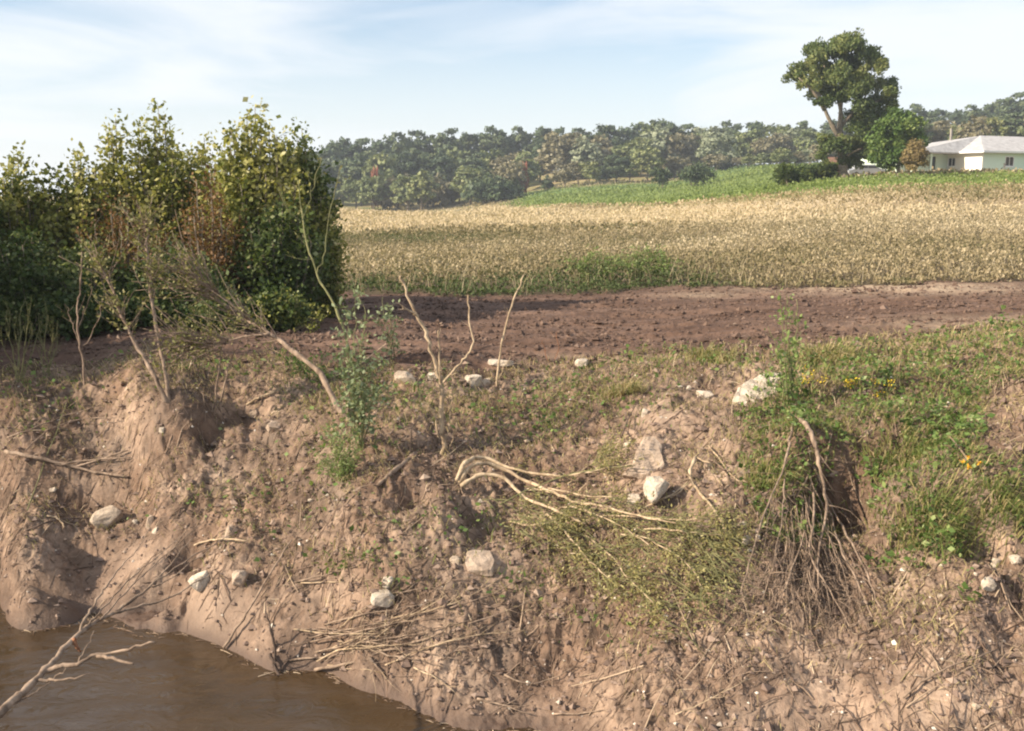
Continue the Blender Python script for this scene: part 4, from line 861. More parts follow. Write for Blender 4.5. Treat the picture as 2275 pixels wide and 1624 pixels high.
# broken stems in the middle
plant('broken_stem', 'tall kinked broken stem with a split base and no leaves', 'dead stem',
      [(stand(986, 1010, [(983, 960), (979, 905), (981, 868), (975, 840), (962, 790), (945, 732), (920, 690), (901, 645), (890, 613)], .1), .030, .013),
       (stand(978, 985, [(968, 930), (950, 895)], 0), .014, .005), (stand(985, 1000, [(999, 940), (1005, 870), (1006, 840)], .1), .009, .005), (fork(G(986, 1010)[1]+.03, [(979, 850), (976, 790), (973, 735)], 0), .012, .009),
       (stand(986, 1010, [(1010, 965), (1015, 935)], 0), .007, .004), ([at(928, 700, G(986, 1010)[1]+.09), at(908, 690, G(986, 1010)[1]-.1), at(895, 684, G(986, 1010)[1]-.15)], .012, .007)],
      M['palewood'], None, 6, .12, .004)
plant('broken_stem', 'crooked dead stem with a bent branch right of the tall broken one', 'dead stem',
      [(stand(968, 858, [(1000, 832), (1028, 800), (1048, 770), (1044, 715), (1040, 656)], .3), .015, .010), (fork(G(968, 858)[1]+.05, [(1000, 832), (1018, 828)], 0), .006, .003)], M['palewood'], None, 3, .12, .003)
plant('broken_stem', 'straight slim dead stem leaning right against the turned soil', 'dead stem',
      [(stand(1104, 858, [(1112, 780), (1128, 710), (1146, 655), (1164, 611)], .15), .014, .009), (stand(1104, 850, [(1118, 815), (1135, 790)], .0), .006, .003)], M['palewood'], None, 4, .14, .003)
plant('rusty_stalk', 'thin rust red weed stalk in front of the turned soil', 'weed', [(stand(1225, 805, [(1212, 780), (1205, 755)], 0), .006, .003), (stand(1228, 806, [(1240, 770), (1236, 740)], 0), .005, .003)], M['redstem'], None, 6, .12, .002)
# leafy weeds
def leafy_weed(label, u, v, tips, mt, leafm, lsize, nl, twigs, tl=.2, lw=.5, r=.008, dy=.0, tint=.5, name='tall_weed', group='tall weeds on the bank', up=.4):
    st = [(stand(u+rng.normal()*3, v, [((u*2+a)/3+rng.normal()*4, (v*2+b)/3), ((u+2*a)/3+rng.normal()*4, (v+2*b)/3), (a, b)], dy+rng.normal()*.1), r, .003) for a, b in tips]
    return plant(name, label, 'weed', st, mt, leafm, twigs, tl, .003, nl, lsize, lw, group, up, .15, 1.2, tint, .2)
leafy_weed('tall grey green weed at the right foot of the leaning sapling', 800, 1000, [(790, 662), (812, 690), (770, 705), (800, 760), (828, 790), (780, 820), (815, 840), (760, 800), (838, 850)], M['greenstem'], M['bluish'], .055, 7, 130, .24, .6)
leafy_weed('smaller grey green weed just right of the tall one', 868, 800, [(850, 660), (870, 690), (880, 715), (840, 700)], M['greenstem'], M['bluish'], .055, 7, 34, .16, .6)
leafy_weed('feathery light green weed low on the slope left of centre', 762, 1075, [(735, 975), (760, 960), (785, 985), (720, 1020), (780, 1030), (745, 1040), (770, 1010)], M['greenstem'], M['weed'], .032, 18, 110, .13, .3, .005, tint=.72)
leafy_weed('slim upright weed with yellow green leaves in front of the right hand turned soil', 1752, 905, [(1748, 655), (1770, 665), (1732, 650), (1706, 725), (1780, 735), (1760, 700)], M['greenstem'], M['weed'], .05, 5, 60, .13, .6, .008, tint=.7)
leafy_weed('leafy weed at the bottom end of the leaning sapling', 700, 850, [(690, 800), (720, 790), (670, 820), (740, 830), (655, 800)], M['greenstem'], M['weed'], .045, 8, 44, .2, .5, tint=.4)
leafy_weed('leafy weed under the curved bare sapling', 640, 740, [(625, 640), (660, 660), (600, 680), (700, 690), (730, 700), (580, 690)], M['greenstem'], M['maple'], .055, 7, 70, .26, .7, tint=.5)
leafy_weed('green weed by the rusty shrubs behind the knoll', 440, 780, [(430, 700), (470, 690), (400, 720), (500, 720), (520, 740)], M['greenstem'], M['olive'], .04, 7, 60, .25, .5, tint=.45)
leafy_weed('bushy weed standing before the field edge in the middle', 1330, 640, [(1270, 575), (1310, 570), (1340, 580), (1380, 590), (1290, 600)], M['greenstem'], M['weed'], .075, 12, 110, .35, .35, .01, tint=.62)
leafy_weed('taller feathery weed right of the bushy one at the field edge', 1440, 630, [(1410, 565), (1440, 555), (1470, 570), (1500, 580), (1390, 585)], M['greenstem'], M['weed'], .075, 12, 110, .35, .35, .01, tint=.66)

# ------------------------------------------------------------------ what covers the bank
def inpoly(u, v, poly):
    c = np.zeros(len(u), bool); n = len(poly)
    for i in range(n):
        (x0, y0), (x1, y1) = poly[i], poly[(i+1) % n]
        k = (y0 > v) != (y1 > v); c ^= k & (u < (x1-x0)*(v-y0)/(y1-y0+1e-9)+x0)
    return c
GREEN_POLY = [(1650, 905), (1740, 830), (1790, 785), (1900, 765), (2100, 735), (2320, 712), (2320, 840), (2210, 860), (2185, 930), (2200, 1010), (2320, 1050), (2320, 1170), (2200, 1215), (2150, 1240), (2080, 1265), (1975, 1205), (1920, 1110), (1880, 1020), (1850, 1040), (1850, 1130), (1865, 1230), (1800, 1240), (1740, 1210), (1690, 1150), (1640, 1060)]
WILT_POLY = [(1050, 1125), (1180, 1125), (1320, 1150), (1450, 1170), (1600, 1215), (1650, 1270), (1620, 1340), (1560, 1400), (1470, 1455), (1390, 1400), (1290, 1330), (1190, 1270), (1120, 1210)]
GREEN_BLOBS = [(1300, 885, 140, 50, .75), (1225, 935, 70, 50, .8), (900, 885, 80, 65, .7), (1110, 920, 150, 40, .6), (820, 870, 70, 110, .7), (570, 815, 200, 34, .8), (400, 812, 170, 26, .6), (755, 1020, 60, 70, .6), (1000, 860, 120, 35, .5), (960, 1180, 160, 50, .22), (560, 1120, 180, 80, .2), (800, 1245, 95, 24, .9), (760, 1265, 60, 20, .6), (875, 1315, 45, 22, .7), (440, 1105, 26, 34, .55), (172, 908, 14, 16, .9), (1450, 805, 220, 30, .75), (1620, 800, 120, 25, .5), (60, 890, 130, 70, .5),
    (700, 860, 80, 50, .65), (880, 920, 60, 30, .5), (1000, 905, 50, 30, .35), (1300, 1390, 60, 30, .25), (1140, 1300, 60, 40, .25), (2150, 1345, 25, 10, .7), (1750, 1130, 50, 60, .4), (1730, 1000, 90, 90, .3), (1080, 1160, 40, 30, .35), (2010, 1260, 90, 20, .5), (600, 1450, 20, 10, .1), (1400, 1430, 80, 30, .2)]
def veg_green(u, v, x, y):
    n = fbm(x*2.2, y*2.2, 3)
    g = inpoly(u+26*n, v+22*fbm(x*2.2+8, y*2.2, 3), GREEN_POLY)*(.85+.5*n)
    for a, b, ru, rv, w in GREEN_BLOBS: g = np.maximum(g, w*np.exp(-((u-a)/ru)**2-((v-b)/rv)**2)*(1+1.1*n))
    return np.clip(g, 0, 1)
SANDY = [(1470, 930, 70, 50), (1430, 1040, 50, 50), (480, 1380, 110, 60), (290, 1250, 110, 40), (980, 1180, 60, 40), (1080, 1260, 70, 35), (1860, 1570, 430, 100), (1500, 1600, 200, 50), (120, 1320, 140, 40), (660, 1400, 60, 60)]
def bareness(u, v):
    b = 0
    for a, c, ru, rv in SANDY: b = np.maximum(b, np.exp(-((u-a)/ru)**2-((v-c)/rv)**2))
    return b
def bank_points(n, y0=5.0, y1=15.5):
    x, y = polar(n, -.60, .60, y0, y1); f, b = zones(x, y); k = f < .25; x, y = x[k], y[k]; z = ground_h(x, y); k = z > ZW+.06; x, y, z = x[k], y[k], z[k]
    u, v = project(np.stack([x, y, z], -1)); return x, y, z, u, v
def prism_mesh(name, material, A, Mi, B, r, tint):
    n = len(A); T = B-A; T /= np.linalg.norm(T, axis=1)[:, None]+1e-9; S1 = np.cross(T, rand_unit(n)); S1 /= np.linalg.norm(S1, axis=1)[:, None]+1e-9; S2 = np.cross(T, S1); r = np.asarray(r)[:, None]
    ring = []
    for P, k in ((A, 1.0), (Mi, .85), (B, .4)):
        for a in (0, 2.094, 4.189): ring.append(P+(S1*math.cos(a)+S2*math.sin(a))*r*k)
    V = np.stack(ring, 1).reshape(-1, 3); i = np.arange(n)*9; Q = []
    for s_ in (0, 3):
        for j in range(3): Q.append(np.stack([i+s_+j, i+s_+(j+1) % 3, i+s_+3+(j+1) % 3, i+s_+3+j], -1))
    return mesh_from(name, V, np.concatenate(Q), material, {'tint': np.repeat(np.clip(tint, 0, 1), 9)}, True)
M['litter'] = leaf_material('twig litter', [(0, (.055, .038, .03)), (.3, (.135, .088, .064)), (.6, (.255, .178, .128)), (.85, (.42, .315, .22)), (1, (.58, .46, .33))], .0, .9)
M['crumb'] = leaf_material('soil crumbs', [(0, (.085, .058, .046)), (.5, (.175, .122, .096)), (.9, (.29, .215, .17)), (1, (.34, .26, .2))], .0, .95)
M['pebble'] = leaf_material('pale pebbles', [(0, (.30, .24, .19)), (1, (.66, .60, .52))], .0, .9)
def litter():
    x, y, z, u, v = bank_points(46000); k = (rng.random(len(x)) > .75*bareness(u, v)) & (rng.random(len(x)) < .15+.85*smooth(ZW+.1, ZW+.6, z)); x, y, z, u, v = [q[k] for q in (x, y, z, u, v)]; n = len(x)
    ln = np.exp(rng.normal(-2.35, .65, n)).clip(.03, .75); an = rng.normal(.75, .75, n)+np.where(u > 1500, .5, 0)
    an = np.where(rng.random(n) < .3, rng.random(n)*3.14, an)
    dx, dy = np.cos(an)*ln*.5, np.sin(an)*ln*.5
    rr = (.0022+.006*rng.random(n)**3)*(.7+ln)
    def P(sx, l): px, py = x+dx*sx, y+dy*sx; return np.stack([px, py, ground_h(px, py)+rr*.7+l], -1)
    lift = np.abs(rng.normal(size=n))*.05*ln
    A, Mi, B = P(-1, lift*.2), P(0, lift+.004), P(1, lift*rng.uniform(0, 3, n))
    tag(link('twig_litter', prism_mesh('twig_litter', M['litter'], A, Mi, B, rr, .42+.24*rng.normal(size=n))), 'fine brown twigs and roots washed over the bank', kind='stuff')
    # scraps drifting along the water's edge
    x, y = polar(60000, -.6, .4, 5.5, 11.5); zz = ground_h(x, y); k = (zz < ZW-.005) & (zz > ZW-.10); x, y = x[k][:420], y[k][:420]; n = len(x); a = rng.normal(-.4, .5, n); l = np.exp(rng.normal(-3.0, .6, n)); P0 = np.stack([x, y, np.full(n, ZW+.003)], -1); dv = np.stack([np.cos(a)*l, np.sin(a)*l, np.zeros(n)], -1)
    tag(link('floating_scraps', prism_mesh('floating_scraps', M['litter'], P0-dv*.5, P0+np.array([0, 0, .004]), P0+dv*.5, np.full(n, .004), .45+.25*rng.normal(size=n))), 'twig scraps floating at the water edge', kind='stuff')
    # matted dead grass
    x, y, z, u, v = bank_points(110000); g = veg_green(u, v, x, y); pr = (.16+.55*smooth(-.05, .35, fbm(x*1.1+5, y*1.1, 3))+.5*g)*(1-.85*bareness(u, v))*smooth(ZW+.25, ZW+.9, z)
    pr *= .5+.7*np.exp(-((v-830)/170)**2)
    k = rng.random(len(x)) < pr; x, y, z, u, v, g = [q[k] for q in (x, y, z, u, v, g)]; n = len(x); h = rng.uniform(.05, .16, n)
    a = rng.normal(-2.2, 1.0, n); ln_ = rng.uniform(.5, 1.5, n); LN = np.stack([np.cos(a)*ln_, np.sin(a)*ln_, -np.abs(rng.normal(size=n))*.25], -1)
    tag(link('dead_grass', blade_mesh('dead_grass', M['grass'], np.stack([x, y, z], -1), h, rng.uniform(.004, .009, n), LN, np.clip(.80+.12*rng.normal(size=n)-.22*g, .3, 1))), 'matted dead straw on the bank', kind='stuff')
    x, y, z, u, v = bank_points(60000); cl = fbm(x*1.5+21, y*1.5, 3); up = np.exp(-((v-880)/110)**2)+.5*np.exp(-((u-820)/260)**2-((v-1180)/120)**2)+.6*np.exp(-((u-90)/160)**2-((v-1010)/90)**2)+.35*np.exp(-((u-1500)/400)**2-((v-1480)/60)**2)
    k = rng.random(len(x)) < up*smooth(-.05, .4, cl)*.75*(1-.9*bareness(u, v)); x, y, z = x[k], y[k], z[k]; n = len(x); a = rng.normal(-1.9, 1.1, n); ln_ = rng.uniform(.2, 1.4, n)
    tag(link('dead_weeds', blade_mesh('dead_weeds', M['litter'], np.stack([x, y, z-.01], -1), rng.uniform(.07, .26, n), rng.uniform(.004, .010, n), np.stack([np.cos(a)*ln_, np.sin(a)*ln_, np.zeros(n)], -1), .55+.24*rng.normal(size=n))), 'tangled dead brown weeds on the bank', kind='stuff')
    # soil crumbs and clods
    def stones(n_, x, y, z, r, flat=.7):
        d = np.array([(1, 0, 0), (-1, 0, 0), (0, 1, 0), (0, -1, 0), (0, 0, 1), (0, 0, -1)], float)[None]*rng.uniform(.6, 1.25, (n_, 6, 1))+rng.normal(size=(n_, 6, 3))*.18
        a = rng.random(n_)*6.28; c, s_ = np.cos(a)[:, None], np.sin(a)[:, None]
        V = d*r[:, None, None]; V = np.stack([V[..., 0]*c-V[..., 1]*s_, V[..., 0]*s_+V[..., 1]*c, V[..., 2]*flat], -1)+np.stack([x, y, z+r*.25], -1)[:, None]
        i = np.arange(n_)*6; F_ = [(0, 2, 4), (2, 1, 4), (1, 3, 4), (3, 0, 4), (2, 0, 5), (1, 2, 5), (3, 1, 5), (0, 3, 5)]
        return V.reshape(-1, 3), np.concatenate([np.stack([i+a_, i+b_, i+c_], -1) for a_, b_, c_ in F_])
    x, y, z, u, v = bank_points(36000); k = rng.random(len(x)) > .7*bareness(u, v); x, y, z = x[k], y[k], z[k]; n = len(x); r = np.exp(rng.normal(-4.25, .55, n)).clip(.004, .06)
    V, Fc = stones(n, x, y, z, r); tag(link('soil_crumbs', mesh_from('soil_crumbs', V, Fc, M['crumb'], {'tint': np.repeat(np.clip(.5+.2*rng.normal(size=n), 0, 1), 6)}, False)), 'crumbs of dried soil on the bank', kind='stuff')
    x, y, z, u, v = bank_points(1500); n = len(x); r = np.exp(rng.normal(-4.35, .45, n)).clip(.006, .032)
    V, Fc = stones(n, x, y, z, r, .8); tag(link('pebbles', mesh_from('pebbles', V, Fc, M['pebble'], {'tint': np.repeat(rng.random(n), 6)}, False)), 'scattered pale pebbles on the bank', kind='stuff')
    x, y = polar(60000, -.6, .6, 12, 26); f, b = zones(x, y); row = smooth(-.05, .5, fbm(x*.45+2, y*1.7, 3)+.12); k = (f > -.2) & (b < .3) & (rng.random(len(x)) < .10+.9*row); x, y = x[k], y[k]; z = ground_h(x, y); n = len(x)
    r = np.exp(rng.normal(-3.85, .5, n)).clip(.008, .08)
    V, Fc = stones(n, x, y, z, r, .75); tag(link('clods', mesh_from('clods', V, Fc, M['clod'], {'tint': np.repeat(np.clip(.45+.2*rng.normal(size=n), 0, 1), 6)}, False)), 'clods of turned dark soil', kind='stuff')
M['clod'] = leaf_material('dark clods', [(0, (.062, .039, .030)), (.5, (.118, .076, .057)), (.9, (.19, .13, .10)), (1, (.25, .18, .135))], .0, .95)
litter()
def bank_green():
    x, y, z, u, v = bank_points(120000); g = veg_green(u, v, x, y); lush = fbm(x*1.6+11, y*1.6, 3)
    k = rng.random(len(x)) < g*np.clip(.48-.5*lush, .15, .85); x, y, z, u, v, g, lush = [q[k] for q in (x, y, z, u, v, g, lush)]; n = len(x)
    h = (.05+.13*rng.random(n)+.12*np.maximum(lush, 0)); crest = smooth(900, 800, v); a = rng.normal(-1.7, 1.0, n); ll = rng.uniform(.2, 1.1, n)
    LN = np.stack([np.cos(a)*ll, np.sin(a)*ll, np.zeros(n)], -1)
    ti = .36+.22*rng.normal(size=n)+.22*crest-.22*lush+.3*(rng.random(n) < .26)
    tag(link('bank_grass', blade_mesh('bank_grass', M['grass'], np.stack([x, y, z-.01], -1), h, rng.uniform(.005, .012, n), LN, ti)), 'green and straw coloured grass on the bank', kind='stuff')
    x, y, z, u, v = bank_points(170000); g = veg_green(u, v, x, y); lu = fbm(x*1.6+11, y*1.6, 3); k = rng.random(len(x)) < g*np.where(u > 1620, 1, .5)*np.clip(.75+.9*lu, .2, 1)*np.clip(1.15-smooth(850, 770, v)*.6, 0, 1); x, y, z, u, v, g = [q[k] for q in (x, y, z, u, v, g)]; n = len(x); lush = fbm(x*1.6+11, y*1.6, 3)
    p = np.stack([x, y, z+rng.random(n)*(.06+.38*np.maximum(lush+.05, 0))], -1); d = rand_unit(n); d[:, 2] = abs(d[:, 2])*.6+.1; d += np.array([-.2, -.6, -.1])
    tag(link('bank_weeds', leaf_mesh('bank_weeds', M['weed'], p, d, np.exp(rng.normal(-3.25, .4, n)).clip(.015, .085), .7, .46+.22*rng.normal(size=n)+.25*fbm(x*3.1, y*3.1, 2), flat=.35)), 'low broad leaved weeds creeping over the bank', kind='stuff')
bank_green()

# ------------------------------------------------------------------ stones
import bmesh
def rock(label, u, v, wpx, hpx, rz=0.0, tilt=(0, 0), deep=.8, m='stone', seed=0, sink=.36, cut=.0, group='pale stones on the bank', name='stone'):
    c = G(u, v+hpx*.35); s = c[1]/F; w, h = wpx*s, hpx*s*1.05; rr = np.random.default_rng(seed*7+3)
    bm = bmesh.new(); pts = rr.normal(size=(26, 3)); pts /= np.linalg.norm(pts, axis=1)[:, None]
    pts = np.sign(pts)*np.abs(pts)**.62*rr.uniform(.82, 1.05, (26, 1))
    vs = [bm.verts.new(p*np.array([w*.5, w*.5*deep, h*.5])) for p in pts]
    res = bmesh.ops.convex_hull(bm, input=vs); 
    bmesh.ops.delete(bm, geom=[x for x in res['geom_interior'] if isinstance(x, bmesh.types.BMVert)], context='VERTS')
    bmesh.ops.dissolve_limit(bm, angle_limit=R(16), verts=bm.verts, edges=bm.edges)
    bmesh.ops.bevel(bm, geom=list(bm.edges), offset=min(w, h)*.035, segments=1, affect='EDGES')
    bmesh.ops.triangulate(bm, faces=bm.faces)
    if wpx > 24:
        bmesh.ops.subdivide_edges(bm, edges=bm.edges, cuts=2, use_grid_fill=True)
        co = np.array([x.co for x in bm.verts]); q = co/max(w, h)*5+seed; dn = fbm(q[:, 0]+q[:, 2]*.7, q[:, 1]-q[:, 2]*.6, 3)*min(w, h)*.07
        for x, k in zip(bm.verts, dn): x.co *= 1+k/max(x.co.length, 1e-4)
    me = bpy.data.meshes.new(name); bm.to_mesh(me); bm.free(); me.materials.append(M[m])
    o = link(name, me); o.location = (c[0], c[1], c[2]+h*(.5-sink)); o.rotation_euler = (R(tilt[0]), R(tilt[1]), R(rz))
    return tag(o, label, 'stone', group)
def slab(label, outline, lean, thick, m, seed, group='pale stones on the bank'):
    """a flat broken plate of stone, its broad face leaning back; outline in picture terms at its own place on the slope"""
    o = np.array(outline, float); g = G(o[:, 0].mean(), o[:, 1].max()-4); v0 = o[:, 1].max(); s_ = g[1]/F
    f = np.array([at(u, v, g[1]+(v0-v)*s_*lean) for u, v in o]); c = f.mean(0); nrm = np.cross(f[2]-f[0], f[5]-f[0]); nrm /= np.linalg.norm(nrm); nrm *= -np.sign(nrm[1]) if nrm[1] else 1   # towards the viewer
    bm = bmesh.new(); rr = np.random.default_rng(seed); n = len(f); inner = c+(f-c)*.86+nrm*thick*.22; back = c+(f-c)*.93-nrm*thick
    vo = [bm.verts.new(p-c+rr.normal(size=3)*.006) for p in f]; vi = [bm.verts.new(p-c+rr.normal(size=3)*.008) for p in inner]; vb = [bm.verts.new(p-c) for p in back]
    for i in range(n):
        k = (i+1) % n; bm.faces.new((vo[i], vo[k], vi[k], vi[i])); bm.faces.new((vb[i], vb[k], vo[k], vo[i]))
    bm.faces.new(vi); bm.faces.new(vb[::-1]); bmesh.ops.recalc_face_normals(bm, faces=bm.faces)
    bmesh.ops.triangulate(bm, faces=bm.faces); bmesh.ops.subdivide_edges(bm, edges=bm.edges, cuts=3, use_grid_fill=True)
    for x in bm.verts: q = np.array(x.co)+c; x.co += Vector(nrm*float(fbm(q[0:1]*7+q[2]*3, q[1:2]*5+q[2]*5, 3)[0])*.035)
    me = bpy.data.meshes.new('flat_stone'); bm.to_mesh(me); bm.free(); me.materials.append(M[m]); ob = link('flat_stone', me); ob.location = c
    return tag(ob, label, 'stone', group)
slab('largest pale slab, tilted, below the slim upright weed', [(1624, 888), (1640, 862), (1668, 842), (1702, 829), (1736, 827), (1740, 842), (1724, 878), (1700, 900), (1668, 908), (1640, 900)], 1.5, .13, 'stone', 3)
slab('broad sandy slab lying flat just above the upright block', [(1384, 1056), (1402, 1036), (1414, 1000), (1430, 972), (1452, 968), (1468, 988), (1470, 1012), (1480, 1036), (1466, 1064), (1426, 1062)], .75, .10, 'mudstone', 4)
rock('upright pale block with a shaded right side', 1456, 1090, 62, 68, 25, (0, 8), .9, 'stone', 14, .15)
rock('small pale stone at the lower left of the upright block', 1408, 1106, 34, 26, 10, (10, 0), .9, 'stone', 4, .3)
rock('pale flat stone left of the largest slab', 1566, 878, 46, 24, 10, (20, 0), .9, 'stone', 5, .3)
rock('tiny white stone above the flat stone left of the largest slab', 1530, 861, 15, 15, 0, (0, 0), .9, 'stone', 7)
rock('white stone on the path of bare soil left of the flat stone', 1431, 914, 20, 26, 0, (0, 10), .9, 'stone', 8)
rock('white stone above the sandy slab at its left corner', 1394, 986, 18, 18, 30, (0, 0), .9, 'stone', 9)
rock('rounded pale stone on the edge of the turned soil, right of centre', 1294, 802, 38, 22, 0, (0, 0), .8, 'stone', 10)
rock('long white slab lying on the edge of the turned soil behind the dead stems', 1112, 805, 74, 16, -4, (0, 2), .45, 'stone', 11, .2)
rock('knobbly pale stone below the long white slab', 1052, 838, 40, 32, 15, (0, 0), .9, 'stone', 12)
rock('grey stone right of the knobbly one', 1082, 846, 38, 20, 0, (12, -10), .9, 'greystone', 13)
rock('pale stone behind the foot of the tall broken stem', 962, 834, 28, 26, 0, (0, 0), .9, 'stone', 15)
rock('wide buff stone left of the tall broken stem at the soil edge', 902, 836, 56, 28, 8, (18, 0), .9, 'greystone', 16)
rock('pale lump half sunk in the slope under the knoll hollow', 612, 944, 44, 26, 10, (12, 8), .9, 'mudstone', 17)
rock('large mottled stone on the left shelf above the water', 238, 1146, 82, 44, 18, (8, -16), .8, 'greystone', 18, .25)
rock('tall white stone right of the mottled stone', 333, 1152, 18, 44, 20, (0, 12), .9, 'mudstone', 19)
rock('bright white round stone below the tall white one', 344, 1174, 19, 20, 0, (0, 0), .9, 'stone', 20)
rock('small white stone between the mottled stone and the tall white one', 300, 1157, 15, 13, 0, (0, 0), .9, 'stone', 21)
rock('tiny white stone high on the left shelf', 118, 1086, 17, 11, 0, (0, 0), .8, 'stone', 22)
rock('slim pale stone leaning on the bare slope above the cavity', 512, 1176, 30, 46, 30, (0, 25), .8, 'mudstone', 23)
rock('pale rock at the mouth of the cavity near the water', 446, 1290, 58, 42, 20, (0, -20), .9, 'stone', 24, .2)
rock('buff rock right of the rock at the cavity mouth', 532, 1280, 40, 42, 0, (0, 0), .9, 'mudstone', 25, .25)
rock('small white stone set in the face of the earth knoll', 461-100, 953, 15, 17, 0, (0, 0), .9, 'stone', 27)
rock('pale crumbling stone among leaves in the middle of the lower bank', 862, 1288, 34, 34, 0, (0, 0), .8, 'stone', 28)
rock('larger crumbling stone under the one among the leaves', 848, 1322, 62, 34, 14, (10, 0), .8, 'stone', 29)
rock('flat pinkish stone left of the wilted branches', 1066, 1242, 84, 26, 6, (24, 0), 1.0, 'mudstone', 30, .45)
rock('pale stone left of the flat pinkish one', 1012, 1242, 30, 20, 0, (0, 0), .9, 'greystone', 31)
for i, (u, v, w, h, t) in enumerate(((1652, 1163, 16, 18, 'topmost'), (1658, 1194, 22, 26, 'second from the top'), (1684, 1190, 15, 13, 'rightmost'), (1664, 1222, 17, 16, 'lowest'))):
    rock(f'{t} of the four small white stones left of the hanging roots', u, v, w, h, i*40, (0, 0), .9, 'stone', 40+i)
rock('pale stone lower right of the big grass tuft', 2212, 1246, 22, 28, 0, (0, 12), .9, 'stone', 50)
rock('whitish stone at the right edge beside the grass tuft', 2256, 1238, 30, 24, 0, (0, 0), .9, 'stone', 51)
rock('lowest pale stone under the big grass tuft', 2196, 1290, 34, 36, 0, (0, 18), .9, 'stone', 52)
rock('tiny white stone left of the lowest one under the grass tuft', 2168, 1274, 13, 12, 0, (0, 0), .9, 'stone', 53)
rock('buff stone on the mud at the lower right', 2090, 1322, 17, 12, 0, (0, 0), .9, 'greystone', 54)
rock('small pale stone on the muddy slope at the bottom right corner', 2168, 1566, 26, 18, 0, (0, 0), .9, 'greystone', 55)
rock('small pale stone on the bare slope left of the dark slim log', 690, 1110, 14, 9, 0, (0, 0), .8, 'stone', 56)
rock('pale stone right of the earth knoll beside the short log', 566, 915, 28, 20, 0, (0, 0), .9, 'mudstone', 57)

# ------------------------------------------------------------------ sticks, logs and roots
def lay(pts, lift=0.03, r=.01, tip=0.0):
    out = []
    for i, (u, v) in enumerate(pts): out.append(G(u, v, r+lift+tip*i/max(1, len(pts)-1)))
    return out
def stick(label, pts, r0, r1, wood='drywood', lift=.01, tip=0.0, twigs=0, tl=.2, name='fallen_stick', cat='stick', group=None, side=()):
    P = lay(pts, lift, r0*.6, tip); base = P[0]; e = empty(name, base, label, cat, group)
    t = Tubes(); P2 = t.add([p-base for p in P], r0, r1, 6, .004, 4); link('stem', t.mesh('stem', M[wood]), e)
    for s_ in side:
        t = Tubes(); Q = lay(s_, lift, r1, tip); t.add([p-base for p in Q], max(r0*.5, .004), r1*.6, 5, .003, 3); link('side_branch', t.mesh('side_branch', M[wood]), e)
    if twigs:
        t = Tubes(); twiggy(t, P2, twigs, tl, max(.0025, r1*.5), .3, .2); tag(link('twigs', t.mesh('twigs', M[wood]), e), kind='stuff')
    return e
stick('dark slim log lying downhill left of the broken stem', [(922, 1012), (900, 1030), (870, 1055), (840, 1082)], .030, .022, 'drywood', .0)
plant('dead_sapling', 'curved dead stem rising from the upper end of the dark slim log', 'dead stem', [(stand(912, 1010, [(912, 975), (918, 945), (932, 925)], 0), .014, .008)], M['drywood'])
stick('thin dark stick lying level left of the slim log', [(790, 1020), (840, 1012), (895, 1004)], .010, .006, 'darkwood')
stick('slender fallen stick below the feathery weed', [(670, 1050), (720, 1028), (790, 1014)], .009, .005, 'darkwood')
stick('grey weathered log at the left edge with splayed ends', [(12, 1014), (70, 1026), (140, 1042), (210, 1060), (285, 1072)], .026, .014, 'drywood', .05, 0, 10, .3, side=([(140, 1042), (200, 1034), (290, 1028)], [(170, 1048), (230, 1030), (285, 1012)]))
stick('pale short log with a knobbed end right of the earth knoll', [(548, 906), (575, 890), (600, 882), (630, 868)], .018, .014, 'palewood', .03)
stick('curved white root poking from the left shelf', [(105, 1155), (125, 1158), (138, 1170), (142, 1182)], .010, .008, 'palewood', .04)
stick('long thin stick slanting across the dark hollow at the far left', [(18, 995), (80, 975), (150, 950), (230, 930)], .010, .005, 'drywood', .12, .05, 5)
stick('arched stick over the hollow at the far left', [(60, 1030), (110, 985), (180, 960), (260, 958)], .009, .005, 'drywood', .16, .0, 4)
stick('yellowed cane standing across the left shelf', [(62, 1155), (95, 1070), (130, 985), (150, 930)], .006, .004, 'greenstem', .10, .1)
stick('short straight stick on the mud above the mottled stone', [(222, 1150), (240, 1132), (256, 1116)], .008, .006, 'drywood', .01)
stick('long dark root lying from the left edge toward the mottled stone', [(0, 1190), (60, 1178), (130, 1156), (200, 1152)], .012, .007, 'darkwood', .0)
stick('pale bent root over the cavity near the water', [(432, 1225), (470, 1213), (510, 1212), (550, 1216)], .011, .008, 'palewood', .06)
stick('straight dark stick propped on the mud with its foot in the water', [(497, 1452), (535, 1405), (562, 1368), (600, 1310), (650, 1238)], .014, .008, 'drywood', .05, .12, 3, .15)
plant('dead_sapling', 'dark forked stump standing in mud left of the brush pile', 'dead stem', [(stand(618, 1500, [(612, 1450), (602, 1400), (592, 1362)], .1), .016, .008), (stand(610, 1440, [(608, 1425), (606, 1395), (610, 1370)], 0), .010, .006), (stand(620, 1500, [(640, 1450), (652, 1400)], 0), .006, .003)], M['darkwood'])
stick('dark snag dipping into the water at the left end of the brush pile', [(600, 1470), (612, 1500), (626, 1530)], .018, .010, 'darkwood', .06, .0, 6)
